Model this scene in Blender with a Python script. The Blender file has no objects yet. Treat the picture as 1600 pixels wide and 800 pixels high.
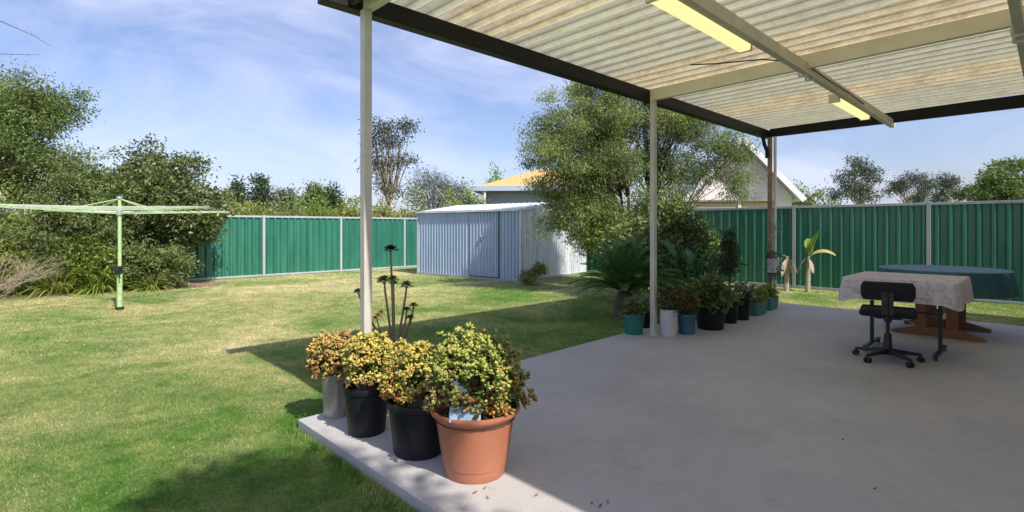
import bpy, bmesh, math, random
import numpy as np
from mathutils import Vector, Matrix
random.seed(7)
rng = np.random.default_rng(11)
R = math.radians
S = bpy.context.scene
COL = S.collection
PI = math.pi

# ------------------------------------------------------------------ frame
E = 1.25                       # eye height above the slab
FP = 820.0                     # focal length, in pixels of a 1600 wide picture
HZ = 355.0
LZ = -0.06                     # lawn level below the slab top
AZ = R(44)
P1 = Vector((-0.989, 3.557, 0))
D1 = Vector((math.cos(AZ), math.sin(AZ), 0))        # along the gutter, away
D2 = Vector((math.sin(AZ), -math.cos(AZ), 0))       # towards the house
def W(u, v, z=0.0):
    p = P1 + D1*u + D2*v
    return Vector((p.x, p.y, z))
def UV(x, y):
    d = Vector((x, y, 0)) - P1
    return d.dot(D1), d.dot(D2)

# ------------------------------------------------------------------ helpers
def tag(o, label=None, cat=None, group=None, kind=None):
    if label: o['label'] = label
    if cat: o['category'] = cat
    if group: o['group'] = group
    if kind: o['kind'] = kind
    return o
def thing(name, label, cat, loc=(0,0,0), rz=0.0, group=None):
    o = bpy.data.objects.new(name, None); COL.objects.link(o)
    o.empty_display_size = .1
    o.location = loc; o.rotation_euler = (0,0,rz)
    return tag(o, label, cat, group)
def link(name, me, mat, parent=None, smooth=False):
    o = bpy.data.objects.new(name, me); COL.objects.link(o)
    me.materials.clear()
    me.materials.append(mat)
    if smooth: me.shade_smooth()
    if parent: o.parent = parent
    return o
class MB:
    def __init__(s): s.v = []; s.f = []
    def add(s, vs, fs):
        n = len(s.v); s.v += [tuple(v) for v in vs]; s.f += [tuple(i+n for i in f) for f in fs]
        return s
    def box(s, c, size, rz=0.0, M=None):
        hx, hy, hz = size[0]/2, size[1]/2, size[2]/2
        ca, sa = math.cos(rz), math.sin(rz); vs = []
        for z in (-hz, hz):
            for x, y in ((-hx,-hy),(hx,-hy),(hx,hy),(-hx,hy)):
                p = Vector((x*ca-y*sa, x*sa+y*ca, z))
                if M: p = M @ p
                vs.append((c[0]+p.x, c[1]+p.y, c[2]+p.z))
        return s.add(vs, [(3,2,1,0),(4,5,6,7),(0,1,5,4),(1,2,6,5),(2,3,7,6),(3,0,4,7)])
    def bar(s, a, b, w, h=None):
        a = Vector(a); b = Vector(b); h = h or w
        d = (b-a); L = d.length; d.normalize()
        up = Vector((0,0,1)) if abs(d.z) < .95 else Vector((0,1,0))
        x = d.cross(up).normalized(); y = x.cross(d).normalized()
        vs = [p + x*sx*w/2 + y*sy*h/2 for p in (a,b) for sx,sy in ((-1,-1),(1,-1),(1,1),(-1,1))]
        return s.add(vs, [(0,1,2,3),(7,6,5,4),(0,4,5,1),(1,5,6,2),(2,6,7,3),(3,7,4,0)])
    def tube(s, pts, rad, seg=8):
        pts = [Vector(p) for p in pts]
        if not hasattr(rad, '__len__'): rad = [rad]*len(pts)
        n0 = len(s.v); prev = None; vs = []
        for i, p in enumerate(pts):
            a = pts[max(i-1,0)]; b = pts[min(i+1,len(pts)-1)]
            d = (b-a).normalized()
            if prev is None:
                up = Vector((0,0,1)) if abs(d.z) < .9 else Vector((1,0,0))
                x = d.cross(up).normalized()
            else:
                x = (prev - d*prev.dot(d)).normalized()
            prev = x; y = d.cross(x)
            for k in range(seg):
                t = 2*PI*k/seg
                vs.append(p + (x*math.cos(t)+y*math.sin(t))*rad[i])
        fs = []
        for i in range(len(pts)-1):
            for k in range(seg):
                a = i*seg+k; b = i*seg+(k+1)%seg
                fs.append((a,b,b+seg,a+seg))
        fs.append(tuple(reversed(range(seg)))); m = (len(pts)-1)*seg
        fs.append(tuple(range(m, m+seg)))
        return s.add(vs, fs)
    def lathe(s, prof, c=(0,0,0), seg=36, sx=1, sy=1):
        vs = []; fs = []
        for r, z in prof:
            for k in range(seg):
                t = 2*PI*k/seg
                vs.append((c[0]+r*math.cos(t)*sx, c[1]+r*math.sin(t)*sy, c[2]+z))
        for i in range(len(prof)-1):
            for k in range(seg):
                a = i*seg+k; b = i*seg+(k+1)%seg
                fs.append((a,b,b+seg,a+seg))
        return s.add(vs, fs)
    def rib(s, pts, width, nrm=None, keel=0.15, shape=None):
        """a strap leaf along pts; V-folded"""
        pts = [Vector(p) for p in pts]; n = len(pts); vs = []
        for i, p in enumerate(pts):
            d = (pts[min(i+1,n-1)]-pts[max(i-1,0)]).normalized()
            side = d.cross(Vector((0,0,1)))
            if side.length < .05: side = Vector((1,0,0))
            side.normalize()
            if nrm is not None:
                side = (Matrix.Rotation(nrm, 3, d) @ side)
            up = side.cross(d)
            t = i/(n-1)
            w = width*(shape(t) if shape else (math.sin(PI*min(1,(t*.85+.13)))**.7))/2
            vs += [p-side*w+up*w*keel, p, p+side*w+up*w*keel]
        fs = []
        for i in range(n-1):
            a = i*3
            fs += [(a,a+1,a+4,a+3),(a+1,a+2,a+5,a+4)]
        return s.add(vs, fs)
    def build(s, name, mat, parent=None, smooth=False, bevel=0, label=None):
        me = bpy.data.meshes.new(name); me.from_pydata(s.v, [], s.f)
        bm = bmesh.new(); bm.from_mesh(me)
        if bevel:
            bmesh.ops.bevel(bm, geom=[e for e in bm.edges if len(e.link_faces)==2 and e.calc_face_angle(0) > .6], offset=bevel, segments=2, affect='EDGES', profile=.6)
        bm.to_mesh(me); bm.free(); me.update()
        o = link(name, me, mat, parent, smooth)
        if smooth:
            try: me.set_sharp_from_angle(angle=R(38))
            except Exception: pass
        if label: o['label'] = label
        return o
def rounded(name, mat, parent, size, c=(0,0,0), bev=.03, seg=4, M=None):
    bm = bmesh.new(); bmesh.ops.create_cube(bm, size=1)
    bmesh.ops.scale(bm, vec=size, verts=bm.verts)
    bmesh.ops.bevel(bm, geom=bm.edges[:], offset=bev, segments=seg, affect='EDGES', profile=.5)
    if M: bmesh.ops.transform(bm, matrix=M, verts=bm.verts)
    bmesh.ops.translate(bm, vec=c, verts=bm.verts)
    me = bpy.data.meshes.new(name); bm.to_mesh(me); bm.free()
    return link(name, me, mat, parent, True)
def npmesh(name, V, F, mat, parent=None):
    V = np.asarray(V, dtype=np.float32); F = np.asarray(F, dtype=np.int32)
    me = bpy.data.meshes.new(name); k = F.shape[1]
    me.vertices.add(len(V)); me.vertices.foreach_set('co', V.ravel())
    me.loops.add(F.size); me.loops.foreach_set('vertex_index', F.ravel())
    me.polygons.add(len(F)); me.polygons.foreach_set('loop_start', np.arange(0, F.size, k, dtype=np.int32))
    me.update(calc_edges=True); me.validate()
    return link(name, me, mat, parent)
def unit(a): return a/np.maximum(np.linalg.norm(a, axis=-1, keepdims=True), 1e-6)
def leaf_geo(C, size, aspect=.4, droop=0.0, outward=None, jit=.35):
    """diamond leaves folded along the midrib, one at each point of C"""
    n = len(C)
    a = rng.normal(size=(n,3)); a[:,2] -= droop
    if outward is not None: a += outward*1.3
    a = unit(a); b = unit(np.cross(a, rng.normal(size=(n,3)))); c = np.cross(a, b)
    s = (size*(1+rng.uniform(-jit, jit, n)))[:,None]; w = s*aspect*.5
    V = np.stack([C, C+a*s*.45+b*w+c*w*.3, C+a*s, C+a*s*.45-b*w+c*w*.3], 1).reshape(-1,3)
    F = np.arange(4*n).reshape(n,4)
    return V, F
def clumps(ells, n, out=.45, seed=0):
    """n clump centres in a set of ellipsoids (cx,cy,cz,rx,ry,rz), biased outward"""
    r = np.random.default_rng(seed)
    w = np.array([e[3]*e[4]*e[5] for e in ells])**.8; w /= w.sum()
    idx = r.choice(len(ells), n, p=w); e = np.array(ells)[idx]
    d = unit(r.normal(size=(n,3)))
    rad = (out + (1-out)*r.random(n)**.7)*(1+.16*r.normal(size=n)*.6)
    return e[:,:3] + d*e[:,3:]*rad[:,None], d
def crown(name, mat, parent, ells, nclump, per, csize, size, aspect=.4, out=.45, droop=.2, seed=0, flat=.7):
    C, d = clumps(ells, nclump, out, seed)
    k = rng.integers(int(per*.5), int(per*1.5)+1, nclump)
    P = np.repeat(C, k, axis=0); D = np.repeat(d, k, axis=0)
    P = P + rng.normal(size=P.shape)*csize*np.array([1,1,flat])
    V, F = leaf_geo(P, size, aspect, droop, outward=D*.5)
    npmesh(name, V, F, mat, parent)
    return C
def limbs(name, mat, parent, base, r0, fork, targets, thin=.012, bend=.25, nst=1, seed=1, stems=None):
    """trunk(s) from base to a fork height, then branches to the targets"""
    rr = random.Random(seed); t = MB(); b = MB()
    base = Vector(base); tops = []
    for k in range(nst):
        if stems: top = Vector(stems[k])
        else: top = Vector((base.x+rr.uniform(-.1,.1), base.y+rr.uniform(-.1,.1), fork))
        off = Vector((rr.uniform(-1,1), rr.uniform(-1,1), 0))*(r0*1.2 if nst > 1 else 0)
        mid = base.lerp(top, .5)+Vector((rr.uniform(-.08,.08), rr.uniform(-.08,.08), 0))
        t.tube([base+off-Vector((0,0,.05)), base+off+Vector((0,0,.12)), mid, top], [r0*1.35, r0, r0*.82, r0*.62], 9)
        tops.append(top)
    for p in targets:
        p = Vector(p); top = min(tops, key=lambda q: (q-p).length + rr.uniform(0,.4))
        s = top - Vector((0,0, rr.uniform(0, .25)*(top.z-base.z)*.5))
        m1 = s.lerp(p, .35)+Vector((rr.uniform(-1,1), rr.uniform(-1,1), rr.uniform(0,1)))*bend*.5
        m2 = s.lerp(p, .7)+Vector((rr.uniform(-1,1), rr.uniform(-1,1), rr.uniform(-.3,1)))*bend*.5
        rb = r0*rr.uniform(.28,.45)
        b.tube([s, m1, m2, p], [rb, rb*.72, rb*.45, thin*.5], 6)
    t.build('trunk', mat, parent, True)
    b.build(name, mat, parent, True)

# ------------------------------------------------------------------ materials
def nt(name):
    m = bpy.data.materials.new(name); m.use_nodes = True
    t = m.node_tree; p = t.nodes['Principled BSDF']
    return m, t, p
def noise(t, scale, detail=4, rough=.55, coord='Object', vec=None, dist=0):
    n = t.nodes.new('ShaderNodeTexNoise'); n.inputs['Scale'].default_value = scale
    n.inputs['Detail'].default_value = detail; n.inputs['Roughness'].default_value = rough
    n.inputs['Distortion'].default_value = dist
    if vec is None:
        tc = t.nodes.new('ShaderNodeTexCoord'); vec = tc.outputs[coord]
    t.links.new(vec, n.inputs['Vector']); return n.outputs['Fac']
def ramp(t, fac, stops, interp='LINEAR'):
    r = t.nodes.new('ShaderNodeValToRGB'); r.color_ramp.interpolation = interp
    el = r.color_ramp.elements
    while len(el) > 1: el.remove(el[-1])
    el[0].position = stops[0][0]; el[0].color = (*stops[0][1], 1)
    for p, c in stops[1:]:
        e = el.new(p); e.color = (*c, 1)
    t.links.new(fac, r.inputs['Fac']); return r.outputs['Color']
def mix(t, fac, a, b, mode='MIX'):
    m = t.nodes.new('ShaderNodeMix'); m.data_type = 'RGBA'; m.blend_type = mode
    for sock, v in ((m.inputs[0], fac), (m.inputs[6], a), (m.inputs[7], b)):
        if hasattr(v, 'links'): t.links.new(v, sock)
        elif hasattr(v, '__len__'): sock.default_value = (*v, 1) if len(v) == 3 else v
        else: sock.default_value = v
    return m.outputs[2]
def bump(t, p, fac, strength=.3, dist=.01):
    b = t.nodes.new('ShaderNodeBump'); b.inputs['Strength'].default_value = strength
    b.inputs['Distance'].default_value = dist
    t.links.new(fac, b.inputs['Height']); t.links.new(b.outputs['Normal'], p.inputs['Normal'])
def simple(name, c1, c2=None, scale=6, rough=.6, metal=0, bmp=0, bs=60, spec=.5, lo=.35, hi=.65, bd=.004):
    m, t, p = nt(name)
    p.inputs['Roughness'].default_value = rough; p.inputs['Metallic'].default_value = metal
    p.inputs['Specular IOR Level'].default_value = spec
    if c2: 
        c = ramp(t, noise(t, scale, 6, .6), [(lo, c1), (hi, c2)]); t.links.new(c, p.inputs['Base Color'])
    else: p.inputs['Base Color'].default_value = (*c1, 1)
    if bmp: bump(t, p, noise(t, bs, 4), bmp, bd)
    return m
def leafmat(name, stops, trans=.3, rough=.5, cs=1.2, cl=((.35,(.75,.75,.75)),(.65,(1.25,1.25,1.2))), spec=.35):
    """foliage: colour differs from leaf to leaf and, softly, from clump to clump"""
    m, t, p = nt(name)
    g = t.nodes.new('ShaderNodeNewGeometry')
    c = ramp(t, g.outputs['Random Per Island'], stops)
    k = ramp(t, noise(t, cs, 3, .6), list(cl))
    c = mix(t, 1.0, c, k, 'MULTIPLY')
    t.links.new(c, p.inputs['Base Color']); p.inputs['Roughness'].default_value = rough
    p.inputs['Specular IOR Level'].default_value = spec
    tr = t.nodes.new('ShaderNodeBsdfTranslucent'); t.links.new(c, tr.inputs['Color'])
    mx = t.nodes.new('ShaderNodeMixShader'); mx.inputs[0].default_value = trans
    out = t.nodes['Material Output']
    t.links.new(p.outputs[0], mx.inputs[1]); t.links.new(tr.outputs[0], mx.inputs[2]); t.links.new(mx.outputs[0], out.inputs['Surface'])
    return m

def lawn_colour(t, blades):
    tc = t.nodes.new('ShaderNodeTexCoord'); v = tc.outputs['Object']
    big = noise(t, .55, 5, .62, vec=v, dist=.6)
    sx = t.nodes.new('ShaderNodeSeparateXYZ'); t.links.new(v, sx.inputs[0])
    mr = t.nodes.new('ShaderNodeMapRange'); mr.interpolation_type = 'SMOOTHSTEP'
    mr.inputs['From Min'].default_value = 3.5; mr.inputs['From Max'].default_value = 11; mr.inputs['To Min'].default_value = -.03; mr.inputs['To Max'].default_value = .06
    t.links.new(sx.outputs['Y'], mr.inputs['Value'])
    ad = t.nodes.new('ShaderNodeMath'); ad.operation = 'ADD'; t.links.new(big, ad.inputs[0]); t.links.new(mr.outputs[0], ad.inputs[1])
    mr2 = t.nodes.new('ShaderNodeMapRange'); mr2.interpolation_type = 'SMOOTHSTEP'
    mr2.inputs['From Min'].default_value = -3.6; mr2.inputs['From Max'].default_value = -.6; mr2.inputs['To Min'].default_value = 0; mr2.inputs['To Max'].default_value = -.10
    t.links.new(sx.outputs['X'], mr2.inputs['Value'])
    ad2 = t.nodes.new('ShaderNodeMath'); ad2.operation = 'ADD'; t.links.new(ad.outputs[0], ad2.inputs[0]); t.links.new(mr2.outputs[0], ad2.inputs[1]); ad = ad2
    c = ramp(t, ad.outputs[0], [(.30,(.120,.245,.048)), (.36,(.185,.275,.080)), (.46,(.285,.340,.135)), (.56,(.42,.415,.205)), (.67,(.57,.50,.30))])
    mid = noise(t, 5.0, 8, .8, vec=v)
    c = mix(t, 1.0, c, ramp(t, mid, [(.34,(.60,.74,.55)), (.48,(.98,1,.95)), (.62,(1.35,1.2,1.2))]), 'MULTIPLY')
    if blades:
        g = t.nodes.new('ShaderNodeNewGeometry')
        c = mix(t, 1.0, c, ramp(t, g.outputs['Random Per Island'], [(0,(.40,.58,.34)), (.35,(.85,.97,.75)), (.7,(1.25,1.15,1.05)), (.86,(1.7,1.4,1.5)), (1,(2.4,1.9,2.4))]), 'MULTIPLY')
    else:
        fine = noise(t, 55, 6, .75, vec=v)
        c = mix(t, 1.0, c, ramp(t, fine, [(.3,(.45,.5,.4)), (.5,(.95,.97,.9)), (.7,(1.35,1.3,1.2))]), 'MULTIPLY')
    return c, v
def m_lawn():
    m, t, p = nt('lawn'); c, v = lawn_colour(t, False)
    t.links.new(c, p.inputs['Base Color']); p.inputs['Roughness'].default_value = .95
    p.inputs['Specular IOR Level'].default_value = .1
    bump(t, p, noise(t, 70, 5, .8, vec=v), .9, .03); return m
def m_blade():
    m, t, p = nt('grass_blade'); c, v = lawn_colour(t, True)
    t.links.new(c, p.inputs['Base Color']); p.inputs['Roughness'].default_value = .6
    p.inputs['Specular IOR Level'].default_value = .25
    tr = t.nodes.new('ShaderNodeBsdfTranslucent'); t.links.new(c, tr.inputs['Color'])
    mx = t.nodes.new('ShaderNodeMixShader'); mx.inputs[0].default_value = .35
    t.links.new(p.outputs[0], mx.inputs[1]); t.links.new(tr.outputs[0], mx.inputs[2])
    t.links.new(mx.outputs[0], t.nodes['Material Output'].inputs['Surface']); return m
def m_concrete():
    m, t, p = nt('concrete'); tc = t.nodes.new('ShaderNodeTexCoord'); v = tc.outputs['Object']
    c = ramp(t, noise(t, .8, 6, .6, vec=v, dist=.4), [(.3,(.375,.36,.348)), (.5,(.425,.407,.392)), (.7,(.47,.45,.43))])
    c = mix(t, 1.0, c, ramp(t, noise(t, 7, 6, .7, vec=v), [(.30,(.86,.86,.86)), (.42,(.98,.98,.98)), (.7,(1.06,1.06,1.05))]), 'MULTIPLY')
    st = noise(t, 2.6, 3, .5, vec=v, dist=1.2)
    c = mix(t, 1.0, c, ramp(t, st, [(.22,(.86,.86,.85)), (.36,(1,1,1))]), 'MULTIPLY')
    sp = noise(t, 120, 3, .6, vec=v)
    c = mix(t, 1.0, c, ramp(t, sp, [(.3,(.82,.82,.82)), (.5,(1,1,1)), (.72,(1.1,1.1,1.1))]), 'MULTIPLY')
    t.links.new(c, p.inputs['Base Color'])
    r = ramp(t, noise(t, 3, 4, vec=v), [(.3,(.55,)*3), (.7,(.8,)*3)]); t.links.new(r, p.inputs['Roughness'])
    bump(t, p, noise(t, 90, 6, .7, vec=v), .25, .003); return m
def m_roof(name, base, stain, trans, lo=.42, hi=.66):
    """underside of painted or fibreglass ribbed sheets, dirty, a little see-through, rib light and shade painted in"""
    m, t, p = nt(name); tc = t.nodes.new('ShaderNodeTexCoord')
    mp = t.nodes.new('ShaderNodeMapping'); mp.inputs['Scale'].default_value = (4.0, 1.7, 1)
    t.links.new(tc.outputs['Object'], mp.inputs['Vector'])
    n1 = noise(t, 2.6, 10, .82, vec=mp.outputs[0], dist=.3)
    n2 = noise(t, 28, 5, .7, vec=tc.outputs['Object'])
    c = ramp(t, n1, [(lo, base), (hi, stain)])
    c = mix(t, 1.0, c, ramp(t, n2, [(.26,(.80,.77,.72)), (.42,(1,1,1)), (.7,(1.06,1.06,1.06))]), 'MULTIPLY')
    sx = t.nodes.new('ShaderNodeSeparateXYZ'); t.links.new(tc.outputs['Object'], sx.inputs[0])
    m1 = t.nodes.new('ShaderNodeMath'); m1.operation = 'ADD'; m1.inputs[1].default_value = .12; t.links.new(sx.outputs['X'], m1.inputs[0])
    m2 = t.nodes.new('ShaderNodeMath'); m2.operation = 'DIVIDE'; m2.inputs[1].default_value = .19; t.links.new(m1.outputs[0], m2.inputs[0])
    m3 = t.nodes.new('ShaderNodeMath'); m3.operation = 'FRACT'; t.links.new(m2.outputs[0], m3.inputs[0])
    c = mix(t, 1.0, c, ramp(t, m3.outputs[0], [(0,(.50,.47,.41)), (.06,(.76,.75,.72)), (.30,(.88,.87,.84)), (.56,(.74,.73,.70)), (.64,(.50,.47,.41)), (.70,(1.1,1.1,1.08)), (.93,(1.14,1.14,1.12)), (.98,(.55,.52,.46))]), 'MULTIPLY')  # bright ribs, dark pans and edges: light and shade painted by rib position
    t.links.new(c, p.inputs['Base Color']); p.inputs['Roughness'].default_value = .5
    tr = t.nodes.new('ShaderNodeBsdfTranslucent'); t.links.new(c, tr.inputs['Color'])
    mx = t.nodes.new('ShaderNodeMixShader'); mx.inputs[0].default_value = trans
    t.links.new(p.outputs[0], mx.inputs[1]); t.links.new(tr.outputs[0], mx.inputs[2])
    t.links.new(mx.outputs[0], t.nodes['Material Output'].inputs['Surface']); return m
def m_lace():
    m, t, p = nt('floral_cloth'); tc = t.nodes.new('ShaderNodeTexCoord'); v = tc.outputs['Object']
    f = noise(t, 15, 4, .6, vec=v, dist=1.0)
    c = ramp(t, f, [(.40,(.68,.65,.66)), (.52,(.64,.58,.59)), (.62,(.56,.42,.41)), (.74,(.50,.31,.30))])
    vo = t.nodes.new('ShaderNodeTexVoronoi'); vo.inputs['Scale'].default_value = 60; vo.feature = 'DISTANCE_TO_EDGE'
    t.links.new(v, vo.inputs['Vector'])
    c = mix(t, 1.0, c, ramp(t, vo.outputs['Distance'], [(0,(1,1,1)), (.25,(.82,.82,.84))]), 'MULTIPLY')
    t.links.new(c, p.inputs['Base Color']); p.inputs['Roughness'].default_value = .85
    bump(t, p, vo.outputs['Distance'], .3, .002); return m
def m_metal_sheet(name, c1, c2, rough=.45, metal=.3, spec=.5):
    m, t, p = nt(name); tc = t.nodes.new('ShaderNodeTexCoord')
    mp = t.nodes.new('ShaderNodeMapping'); mp.inputs['Scale'].default_value = (3, 3, .5)
    t.links.new(tc.outputs['Object'], mp.inputs['Vector'])
    c = ramp(t, noise(t, 1.4, 7, .7, vec=mp.outputs[0]), [(.35, c1), (.65, c2)])
    t.links.new(c, p.inputs['Base Color']); p.inputs['Roughness'].default_value = rough; p.inputs['Metallic'].default_value = metal
    p.inputs['Specular IOR Level'].default_value = spec
    return m

M = {}
M['lawn'] = m_lawn(); M['blade'] = m_blade(); M['concrete'] = m_concrete()
M['mulch'] = simple('leaf_litter', (.16,.10,.065), (.36,.26,.17), 30, .95, bmp=.9, bs=60, bd=.03)
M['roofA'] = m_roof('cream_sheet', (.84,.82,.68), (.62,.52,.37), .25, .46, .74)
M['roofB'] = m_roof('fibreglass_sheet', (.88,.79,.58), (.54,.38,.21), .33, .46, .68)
M['cream'] = simple('cream_paint', (.80,.76,.67), (.72,.67,.58), 5, .5)
M['post'] = simple('post_paint', (.62,.59,.52), (.50,.47,.41), 4, .45)
M['grime'] = simple('grimy_cream_paint', (.74,.69,.60), (.60,.54,.45), 8, .55)
M['timber'] = simple('weathered_timber', (.36,.25,.15), (.22,.14,.08), 12, .75, bmp=.3)
M['gutter'] = simple('black_gutter', (.006,.006,.007), (.011,.011,.012), 4, .5, spec=.25)
M['green'] = m_metal_sheet('green_fence_sheet', (.018,.120,.080), (.034,.185,.128), .33, 0, .85)
M['rail'] = m_metal_sheet('fence_rail_grey', (.33,.37,.40), (.42,.46,.49), .5, .1)
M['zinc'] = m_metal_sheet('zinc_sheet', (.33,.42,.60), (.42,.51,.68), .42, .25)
M['zinclit'] = m_metal_sheet('zinc_sunlit', (.46,.50,.56), (.78,.80,.84), .4, .25)  # sunlit copy of the shed zinc, sunlight painted into its colour
M['dark'] = simple('dark_gap', (.02,.022,.03), rough=.8)
M['galv'] = simple('galvanised', (.45,.46,.48), (.6,.61,.62), 20, .4, .7)
M['blk'] = simple('black_plastic', (.012,.012,.014), (.022,.022,.024), 10, .42)
M['blkpot'] = simple('black_pot_plastic', (.006,.007,.010), (.014,.015,.018), 5, .5, spec=.3)
M['fabric'] = simple('black_fabric', (.010,.010,.013), (.018,.018,.021), 80, .95, bmp=.3, bs=300)
M['terra'] = simple('terracotta_plastic', (.36,.130,.070), (.43,.165,.09), 3, .42)
M['silver'] = simple('grey_metal_pot', (.27,.26,.24), (.36,.35,.33), 4, .38, .5)
M['teal'] = simple('teal_pot', (.02,.14,.12), (.03,.19,.16), 5, .45)
M['bluepot'] = simple('blue_pot', (.03,.10,.17), (.05,.14,.22), 5, .45)
M['palepot'] = simple('pale_pot', (.50,.47,.48), (.62,.58,.58), 4, .5)
M['soil'] = simple('soil', (.03,.02,.014), (.07,.05,.03), 40, .95, bmp=.6)
M['wood'] = simple('brown_wood', (.27,.105,.035), (.20,.07,.02), 14, .42)
M['lace'] = m_lace()
M['tealcloth'] = simple('dark_teal_cloth', (.025,.10,.115), (.04,.14,.15), 3, .5)
M['hoist'] = simple('pale_green_paint', (.42,.56,.28), (.34,.48,.23), 8, .45)
M['wire'] = simple('pale_line', (.55,.62,.50), rough=.5)
M['white'] = simple('white_paint', (.74,.74,.74), (.66,.66,.67), 2, .55)
M['beige'] = simple('beige_weatherboard', (.52,.44,.31), (.46,.38,.26), 3, .6)
M['greywall'] = simple('grey_wall', (.27,.30,.36), (.32,.35,.41), 3, .7)
M['tile'] = simple('ochre_tile', (.52,.33,.12), (.62,.42,.18), 8, .7)
M['fasciablue'] = simple('blue_grey_fascia', (.40,.45,.56), rough=.5)
M['brick'] = simple('pale_render_wall', (.50,.45,.38), (.42,.37,.31), 6, .8)
M['glass'] = simple('window_glass', (.05,.06,.07), rough=.08)
M['bark'] = simple('brown_bark', (.075,.055,.042), (.14,.11,.085), 12, .9, bmp=.6, bs=40, bd=.01)
M['palebark'] = simple('pale_bark', (.32,.27,.22), (.20,.16,.13), 5, .9, bmp=.4)
M['stem'] = simple('green_stem', (.20,.17,.09), (.27,.18,.11), 20, .7)
M['dry'] = simple('dry_twig', (.30,.24,.18), (.42,.35,.27), 20, .9)
M['red'] = simple('red_petal', (.65,.07,.05), rough=.6)
M['tagblue'] = simple('pale_blue_card', (.25,.38,.52), rough=.4)
M['flap'] = simple('dry_leaf', (.13,.07,.03), (.22,.13,.06), 20, .8)
m, t, p = nt('yellowed_diffuser'); p.inputs['Base Color'].default_value = (.80,.77,.42,1); p.inputs['Roughness'].default_value = .35
p.inputs['Emission Color'].default_value = (1.0,.93,.42,1); p.inputs['Emission Strength'].default_value = .6
M['lens'] = m
# foliage
M['lf_tree'] = leafmat('leaf_feathery', [(0,(.125,.190,.055)),(.4,(.175,.240,.072)),(.8,(.235,.285,.10)),(1,(.34,.36,.155))], .4, cs=1.6, cl=((.36,(.62,.68,.62)),(.5,(1,1,1)),(.64,(1.55,1.42,1.25))))
M['lf_bright'] = leafmat('leaf_bright', [(0,(0.096,0.168,0.024)),(.5,(0.192,0.288,0.042)),(1,(0.324,0.396,0.084))], .4)
M['lf_dark'] = leafmat('leaf_dark', [(0,(.070,.120,.030)),(.5,(.125,.185,.050)),(1,(.22,.265,.085))], .3)
M['lf_olive'] = leafmat('leaf_olive', [(0,(.115,.170,.050)),(.5,(.175,.230,.075)),(1,(.265,.310,.125))], .35)
M['lf_gloss'] = leafmat('leaf_glossy', [(0,(.060,.100,.028)),(.5,(.100,.140,.042)),(.88,(.165,.190,.070)),(1,(.27,.24,.13))], .2, .38)
M['lf_yel'] = leafmat('leaf_yellowgreen', [(0,(0.144,0.192,0.036)),(.5,(0.264,0.312,0.060)),(1,(0.408,0.408,0.120))], .4)
M['lf_gum'] = leafmat('leaf_gum', [(0,(0.050,0.072,0.050)),(.5,(0.083,0.105,0.072)),(1,(0.143,0.154,0.110))], .25)
M['lf_pine'] = leafmat('leaf_pine', [(0,(0.033,0.066,0.033)),(1,(0.083,0.121,0.055))], .2)
M['lf_cycad'] = leafmat('leaf_cycad', [(0,(0.039,0.122,0.027)),(.6,(0.099,0.221,0.049)),(1,(0.221,0.354,0.088))], .2, .4)
M['lf_strap'] = leafmat('leaf_strap', [(0,(0.033,0.099,0.039)),(1,(0.081,0.180,0.081))], .2, .4)
M['lf_banana'] = leafmat('leaf_banana', [(0,(.16,.26,.04)),(1,(.30,.40,.08))], .45)
M['lf_banyel'] = leafmat('leaf_banana_yellow', [(0,(.50,.46,.16)),(1,(.58,.52,.24))], .4)
M['lf_jadeY'] = leafmat('leaf_jade_yellow', [(0,(.30,.32,.06)),(.35,(.50,.45,.09)),(.8,(.68,.54,.14)),(1,(.60,.30,.11))], .15, .35, cs=9)
M['lf_jadeG'] = leafmat('leaf_jade_green', [(0,(.20,.26,.05)),(.45,(.34,.39,.08)),(.88,(.50,.50,.13)),(1,(.52,.30,.13))], .15, .35, cs=7)
M['lf_jadeR'] = leafmat('leaf_jade_red', [(0,(.14,.16,.03)),(.35,(.34,.28,.05)),(.65,(.50,.26,.07)),(1,(.45,.09,.06))], .15, .35, cs=9)
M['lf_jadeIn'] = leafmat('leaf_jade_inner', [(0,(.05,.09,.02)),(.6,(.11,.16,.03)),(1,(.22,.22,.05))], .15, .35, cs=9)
M['lf_jadeL'] = leafmat('leaf_jade_lower', [(0,(.10,.13,.03)),(.55,(.26,.24,.06)),(.8,(.50,.26,.14)),(1,(.60,.30,.22))], .15, .35, cs=9)
M['lf_jadeO'] = leafmat('leaf_jade_orange', [(0,(.42,.36,.09)),(.5,(.60,.43,.13)),(1,(.58,.25,.11))], .15, .35, cs=9)
M['lf_aeon'] = leafmat('leaf_aeonium', [(0,(.07,.09,.02)),(1,(.17,.18,.04))], .1, .4)
M['lf_black'] = leafmat('leaf_black_aeonium', [(0,(.012,.015,.010)),(1,(.03,.03,.02))], .05, .4)
M['lf_redgreen'] = leafmat('leaf_redgreen', [(0,(.04,.08,.02)),(.55,(.09,.14,.04)),(.8,(.20,.08,.04)),(1,(.30,.09,.06))], .25)
M['lf_pale'] = leafmat('leaf_pale', [(0,(.16,.22,.12)),(1,(.36,.40,.26))], .3)

# ------------------------------------------------------------------ ground
g = MB(); g.add([(-600,-300,LZ),(600,-300,LZ),(600,900,LZ),(-600,900,LZ)], [(0,1,2,3)])
tag(g.build('lawn', M['lawn']), kind='structure')
# slab
SL = [(-.39,-.18),(7.5,-.42),(7.5,4.8),(-.39,4.8)]
mb = MB(); top = [W(u,v,0) for u,v in SL]; bot = [W(u,v,-.25) for u,v in SL]
mb.add(top+bot, [(3,2,1,0),(0,1,5,4),(1,2,6,5),(2,3,7,6),(3,0,4,7)])
slab = tag(mb.build('patio_slab', M['concrete'], bevel=.006), kind='structure')
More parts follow.
